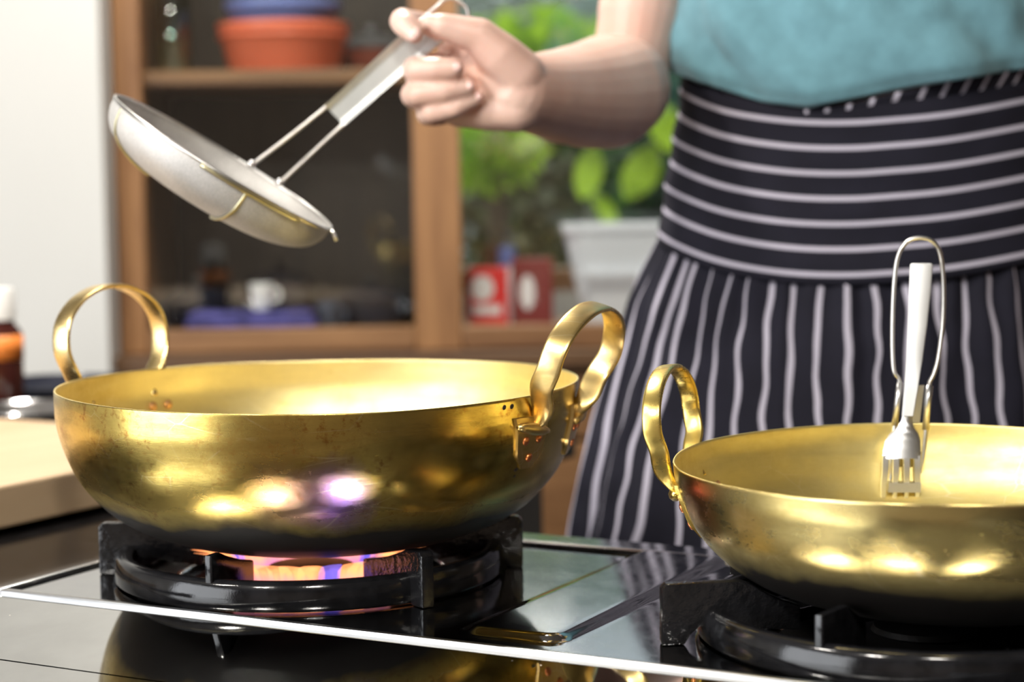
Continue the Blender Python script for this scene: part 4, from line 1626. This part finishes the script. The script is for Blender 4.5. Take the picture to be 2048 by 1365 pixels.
# palm
chain([(1040, 175, DH + 0.018, 70), (985, 165, DH + 0.022, 64), (930, 150, DH + 0.035, 50)], seg=20)
chain([(1035, 215, DH + 0.012, 50), (980, 222, DH + 0.015, 40), (915, 220, DH + 0.03, 34)])
chain([(935, 110, DH + 0.045, 40), (930, 190, DH + 0.045, 40)])
chain([(985, 100, DH + 0.03, 45), (910, 85, DH + 0.045, 34)])
# thumb with its mound
chain([(1040, 150, DH + 0.005, 52), (1000, 112, DH - 0.002, 47), (960, 74, DH - 0.006, 38), (912, 60, DH - 0.010, 30.5), (884, 52, DH - 0.013, 26), (860, 45, DH - 0.014, 18)])
# fingers: index over the top, the others curled round behind the handle
chain([(915, 75, DH + 0.050, 29), (838, 50, DH + 0.038, 27), (812, 46, DH + 0.018, 27), (806, 43, DH - 0.004, 27), (813, 52, DH - 0.016, 26), (828, 68, DH - 0.022, 20)])
chain([(920, 130, DH + 0.052, 30), (846, 138, DH + 0.040, 29), (832, 140, DH + 0.018, 28), (838, 140, DH - 0.008, 26.5), (872, 139, DH - 0.015, 25.5), (906, 138, DH - 0.017, 23.5)])
chain([(920, 185, DH + 0.050, 30), (842, 190, DH + 0.038, 29), (828, 190, DH + 0.016, 27.5), (838, 189, DH - 0.008, 25), (890, 183, DH - 0.013, 23.5), (932, 175, DH - 0.011, 19.5)])
chain([(930, 215, DH + 0.045, 27), (866, 228, DH + 0.034, 25), (856, 228, DH + 0.015, 24), (866, 226, DH - 0.006, 22), (910, 217, DH - 0.010, 20), (953, 197, DH - 0.006, 15)])
arm_me = remeshed(arm, 0.0022, 3, 0.5)

# the rest of the body, hidden by clothes or out of the frame
bod = MB()
for s in (-1, 1):
    hip = Vector((PX + s * 0.09, PY, 0.88))
    knee = Vector((PX + s * 0.10, PY - 0.01, 0.48))
    ank = Vector((PX + s * 0.10, PY + 0.03, 0.09))
    bod.capsule(hip, knee, 0.075, 0.052, 20)
    bod.capsule(knee, ank, 0.050, 0.034, 18)
    bod.capsule(ank, ank + Vector((0, -0.13, -0.04)), 0.034, 0.028, 14)
bod.ball((PX, PY, 0.92), (0.165, 0.105, 0.12), 24, 14)
bod.ball((PX, PY, 1.08), (0.150, 0.100, 0.16), 24, 14)
bod.ball((PX, PY, 1.27), (0.160, 0.105, 0.15), 24, 14)
bod.capsule((PX - 0.13, PY, 1.385), (PX + 0.13, PY, 1.385), 0.05, 0.05, 18)
bod.capsule((PX, PY + 0.01, 1.36), (PX, PY - 0.005, 1.50), 0.056, 0.052, 20)
hd = Vector((PX, PY - 0.02, 1.595))
bod.ball(hd, (0.072, 0.090, 0.105), 28, 18)
bod.ball(hd + Vector((0, -0.03, -0.055)), (0.052, 0.058, 0.055), 20, 12)
bod.capsule(hd + Vector((0, -0.088, 0.012)), hd + Vector((0, -0.108, -0.022)), 0.008, 0.014, 12)
bod.capsule(hd + Vector((-0.018, -0.086, -0.055)), hd + Vector((0.018, -0.086, -0.055)), 0.008, 0.008, 10)
for s in (-1, 1):
    bod.ball(hd + Vector((s * 0.074, 0.0, -0.005)), (0.010, 0.020, 0.032), 12, 8)
sh2 = Vector((PX + 0.188, PY, 1.385))
el2 = Vector((PX + 0.30, PY + 0.02, 1.10))
wr2 = Vector((PX + 0.33, PY - 0.13, 0.90))
bod.capsule(sh2, el2, 0.050, 0.040, 18)
bod.capsule(el2, wr2, 0.042, 0.027, 18)
bod.capsule(wr2, wr2 + Vector((0.0, -0.05, -0.06)), 0.027, 0.032, 16)
hb = wr2 + Vector((0.0, -0.05, -0.06))
for k in range(4):
    o1 = hb + Vector((-0.027 + 0.018 * k, -0.02, -0.025))
    o2 = o1 + Vector((0, -0.012, -0.035 - 0.006 * (1 if k in (1, 2) else 0)))
    bod.capsule(o1, o2, 0.0095, 0.0090, 12)
    bod.capsule(o2, o2 + Vector((0, 0.010, -0.024)), 0.0090, 0.0075, 12)
bod.capsule(wr2 + Vector((-0.02, -0.02, -0.02)), wr2 + Vector((-0.045, -0.055, -0.055)), 0.014, 0.011, 12)
bod.capsule(wr2 + Vector((-0.045, -0.055, -0.055)), wr2 + Vector((-0.045, -0.07, -0.085)), 0.011, 0.009, 12)
bod_me = remeshed(bod, 0.007, 6, 0.5)
bm = bmesh.new()
bm.from_mesh(arm_me)
bm.from_mesh(bod_me)
me = bpy.data.meshes.new('body')
bm.to_mesh(me)
bm.free()
bodyo = link_mesh('body', me, M['skin'], None)
put(bodyo, person)
# nails
for (px, py, y, rx, rz, ang, dy) in ((829, 68, DH - 0.0215, 11.5, 14, 0.55, 0), (911, 134, DH - 0.0165, 13, 10.5, 0.0, 0), (938, 172, DH - 0.0105, 10, 8.5, 0.2, 0), (957, 193, DH - 0.006, 8, 8, 0.3, 0)):
    c = P(px, py, y)
    to = (CAM - c).normalized()
    rot = Matrix((CR, to, CU)).transposed()
    rr = Matrix.Rotation(ang, 3, 'Y')
    rpx = {829: 20, 911: 23.5, 938: 19.5, 957: 15}[px]
    k = y / FPX
    nl_ = MB().ball(c + to * (rpx * k * 0.80), (rx * k, 0.0022, rz * k), 16, 10, rot @ rr).build('fingernail', M['nail'], None)
    put(nl_, bodyo)
# eyes, brows and hair of the head above the frame
for s in (-1, 1):
    e_ = MB().ball(hd + Vector((s * 0.030, -0.080, 0.004)), (0.013, 0.009, 0.009), 14, 10).build('eye', M['white_plastic'], None)
    put(e_, bodyo)
    put(MB().ball(hd + Vector((s * 0.030, -0.0875, 0.004)), (0.005, 0.003, 0.005), 12, 8).build('iris', M['hair'], None), bodyo)
    put(MB().tube([hd + Vector((s * 0.016, -0.091, 0.024)), hd + Vector((s * 0.032, -0.089, 0.029)), hd + Vector((s * 0.046, -0.079, 0.024))], 0.003, 8).build('eyebrow', M['hair'], None), bodyo)
hr = MB()
hr.ball(hd + Vector((0, 0.022, 0.022)), (0.082, 0.092, 0.102), 28, 18)
hr.ball(hd + Vector((0, 0.075, -0.03)), (0.062, 0.045, 0.085), 20, 12)
hr.ball(hd + Vector((0, 0.118, 0.03)), (0.035, 0.035, 0.035), 16, 10)
hme = remeshed(hr, 0.008, 5)
ho = link_mesh('hair', hme, M['hair'], None)
put(ho, person)
for s in (-1, 1):
    sm = MB()
    sm.capsule((PX + s * 0.10, PY + 0.05, 0.042), (PX + s * 0.11, PY - 0.14, 0.036), 0.042, 0.034, 18)
    o = sm.build('shoe', M['shoe'], None)
    put(o, person)


def tgrid(name, nphi, nt_, fn, mat, phi0=-PI, phi1=PI, closed=True, thick=0.0):
    v, f, uv = [], [], []
    for j in range(nt_):
        for i in range(nphi + 1):
            ph = phi0 + (phi1 - phi0) * i / nphi
            p, u_ = fn(ph, j / (nt_ - 1))
            v.append(p)
            uv.append(u_)
    w = nphi + 1
    for j in range(nt_ - 1):
        for i in range(nphi):
            a = j * w + i
            f.append((a, a + w, a + w + 1, a + 1))
    o = mobj(name, v, f, mat, None, True, uv)
    if thick:
        md = o.modifiers.new('Solidify', 'SOLIDIFY')
        md.thickness = thick
        md.offset = -1
    put(o, person)
    return o


def nz3(x, y, z):
    return noise.noise(Vector((x, y, z)))


def ell(ph, A, B):
    s, c = math.sin(ph), math.cos(ph)
    sx = math.copysign(abs(s) ** 0.92, s)
    cx = math.copysign(abs(c) ** 0.92, c)
    return PX + A * sx, PY - B * cx


DROP = 0.037


def dropf(ph):
    return sum(drop0(ph + 0.09 * k) for k in range(-2, 3)) / 5


def drop0(ph):
    return interp(ph, [-3.2, -2.2, -1.57, -1.2, -0.8, -0.35, 0.0, 0.25, 0.55, 1.0, 1.57, 2.2, 3.2],
                  [-0.03, -0.016, 0.0, 0.012, 0.028, 0.040, 0.0375, 0.031, 0.020, 0.008, -0.004, -0.02, -0.03])


def band_fn(ph, t):
    A = 0.189 + 0.024 * t
    B = 0.140 + 0.017 * t
    zz = 1.106 - 0.164 * t - dropf(ph)
    # soft creases across the band
    w = 0.0022 * nz3(ph * 2.2, t * 1.5, 3.3) + 0.0012 * math.sin(7 * t * PI + 2.5 * nz3(ph * 1.3, 0, 1.0))
    # a deeper fold towards the right
    w -= 0.006 * math.exp(-((t - 0.05 - 0.08 * max(ph - 0.3, 0)) / 0.05) ** 2) * smooth01(0.1, 0.7, ph)
    x, y = ell(ph, A + w, B + w)
    zz += 0.004 * nz3(ph * 1.1, 1.7, t * 0.5)
    return (x, y, zz), ((ph + PI) / (2 * PI), t)


tgrid('apron_waistband', 160, 40, band_fn, M['band'], thick=0.002)


def lining_fn(ph, t):
    A, B = 0.1925 - 0.016 * t, 0.1435 - 0.016 * t
    x, y = ell(ph, A, B)
    lift = 0.019 * smooth01(-0.5, 0.2, ph) - 0.003
    zz = 1.104 - dropf(ph) + lift - t * 0.032
    return (x, y, zz), ((ph + PI) / (2 * PI) * 1.12 + 0.01 * t, t)


tgrid('apron_lining', 120, 8, lining_fn, M['lining'], -0.45, 1.5, thick=0.0015)


def skirt_fn(ph, t):
    z = 0.965 - 0.665 * t
    A = interp(z, [0.30, 0.66, 0.7625, 0.886, 0.945, 0.97], [0.36, 0.290, 0.268, 0.236, 0.208, 0.195])
    B = interp(z, [0.30, 0.66, 0.7625, 0.886, 0.945, 0.97], [0.235, 0.195, 0.183, 0.168, 0.151, 0.142])
    amp = 0.0045 + 0.010 * smooth01(0.0, 0.55, t) + 0.010 * t
    amp *= smooth01(-0.02, 0.10, t) * 0.8 + 0.2
    sidef = 1 + 0.7 * smooth01(0.9, 1.5, abs(ph))
    fold = nz3(ph * 5.2, t * 0.9, 0.4) + 0.6 * nz3(ph * 11.0, t * 1.6, 7.7)
    gather = 0.0030 * math.sin(ph * 46 + 3 * nz3(ph * 4, 0, 2)) * (1 - smooth01(0.0, 0.30, t))
    w = amp * sidef * fold + gather
    ph2 = ph + 0.035 * nz3(ph * 3.0, t * 5.0, 5.0) * smooth01(0.0, 0.2, t) + 0.018 * nz3(ph * 8, t * 20, 9.0)
    sp_ = abs(math.sin(ph2))
    A0_ = min(A, 0.208)
    A = A0_ + (A - A0_) * (0.30 + 0.70 * sp_ ** 3)
    x, y = ell(ph2, A + w, B + w)
    zz = z - dropf(ph) * (1 - smooth01(0.2, 1.0, t))
    return (x, y, zz), ((ph + PI) / (2 * PI) + 0.0016 * nz3(ph * 6, t * 14, 4.0), t)


tgrid('apron_skirt', 520, 90, skirt_fn, M['skirt'], thick=0.0015)


def shirt_fn(ph, t):
    front = math.cos(ph)
    # hem follows the waistband, dipping at the front and drooping at the sides
    hem = interp(ph, [-3.2, -1.9, -1.45, -1.0, -0.7, -0.42, -0.2, 0.05, 0.5, 1.0, 3.2],
                 [1.135, 1.114, 1.108, 1.089, 1.074, 1.0670, 1.0745, 1.085, 1.098, 1.107, 1.135])
    z = hem + (1.445 - hem) * t
    A = interp(z, [1.05, 1.10, 1.15, 1.20, 1.28, 1.36, 1.40, 1.43, 1.445], [0.196, 0.2025, 0.204, 0.198, 0.186, 0.182, 0.160, 0.100, 0.066])
    B = interp(z, [1.05, 1.10, 1.15, 1.20, 1.28, 1.36, 1.40, 1.43, 1.445], [0.1475, 0.156, 0.157, 0.150, 0.142, 0.120, 0.095, 0.070, 0.062])
    w = 0.0
    # tuck at the hem
    w -= 0.005 * (1 - smooth01(0.0, 0.04, t))
    k = 1 - smooth01(0.35, 0.8, t)
    # diagonal folds pulled towards the right hip
    dd = (z - 1.09) * 30 + ph * 3.4
    w += k * 0.012 * smooth01(-0.35, 0.5, ph) * math.sin(dd * 2.0 + 1.6 * nz3(ph * 2, z * 9, 2.2)) * (0.6 + 0.8 * nz3(ph * 1.5, z * 6, 5.5))
    w += k * 0.0105 * nz3(ph * 2.6, z * 20 + ph * 3, 8.1)
    w += k * 0.0022 * nz3(ph * 9.0, z * 40, 1.1)
    x, y = ell(ph, A + w, B + w)
    return (x, y, z), ((ph + PI) / (2 * PI), t)


tgrid('t_shirt', 200, 110, shirt_fn, M['shirt'], thick=0.0015)
for (s0, s1) in ((SHO, ELB), (sh2, el2)):
    d = (s1 - s0)
    pts = [s0 - d * 0.05 + Vector((0.05 if s0 is SHO else -0.05, 0, 0.0)), s0 + d * 0.10, s0 + d * 0.25, s0 + d * 0.36, s0 + d * 0.42]
    mb = MB()
    mb.tube(catmull(pts, 5), [0.058 + 0.0006 * i for i in range(21)], 28)
    mb.f = mb.f[:-2]
    o = mb.build('sleeve', M['shirt'], None)
    md = o.modifiers.new('Solidify', 'SOLIDIFY')
    md.thickness = 0.002
    put(o, person)
for s in (-1, 1):
    mb = MB()
    mb.tube([(PX + s * 0.09, PY, 0.86), (PX + s * 0.10, PY - 0.005, 0.48), (PX + s * 0.10, PY + 0.028, 0.10)], [0.088, 0.068, 0.056], 20)
    o = mb.build('trouser_leg', M['trouser'], None)
    put(o, person)
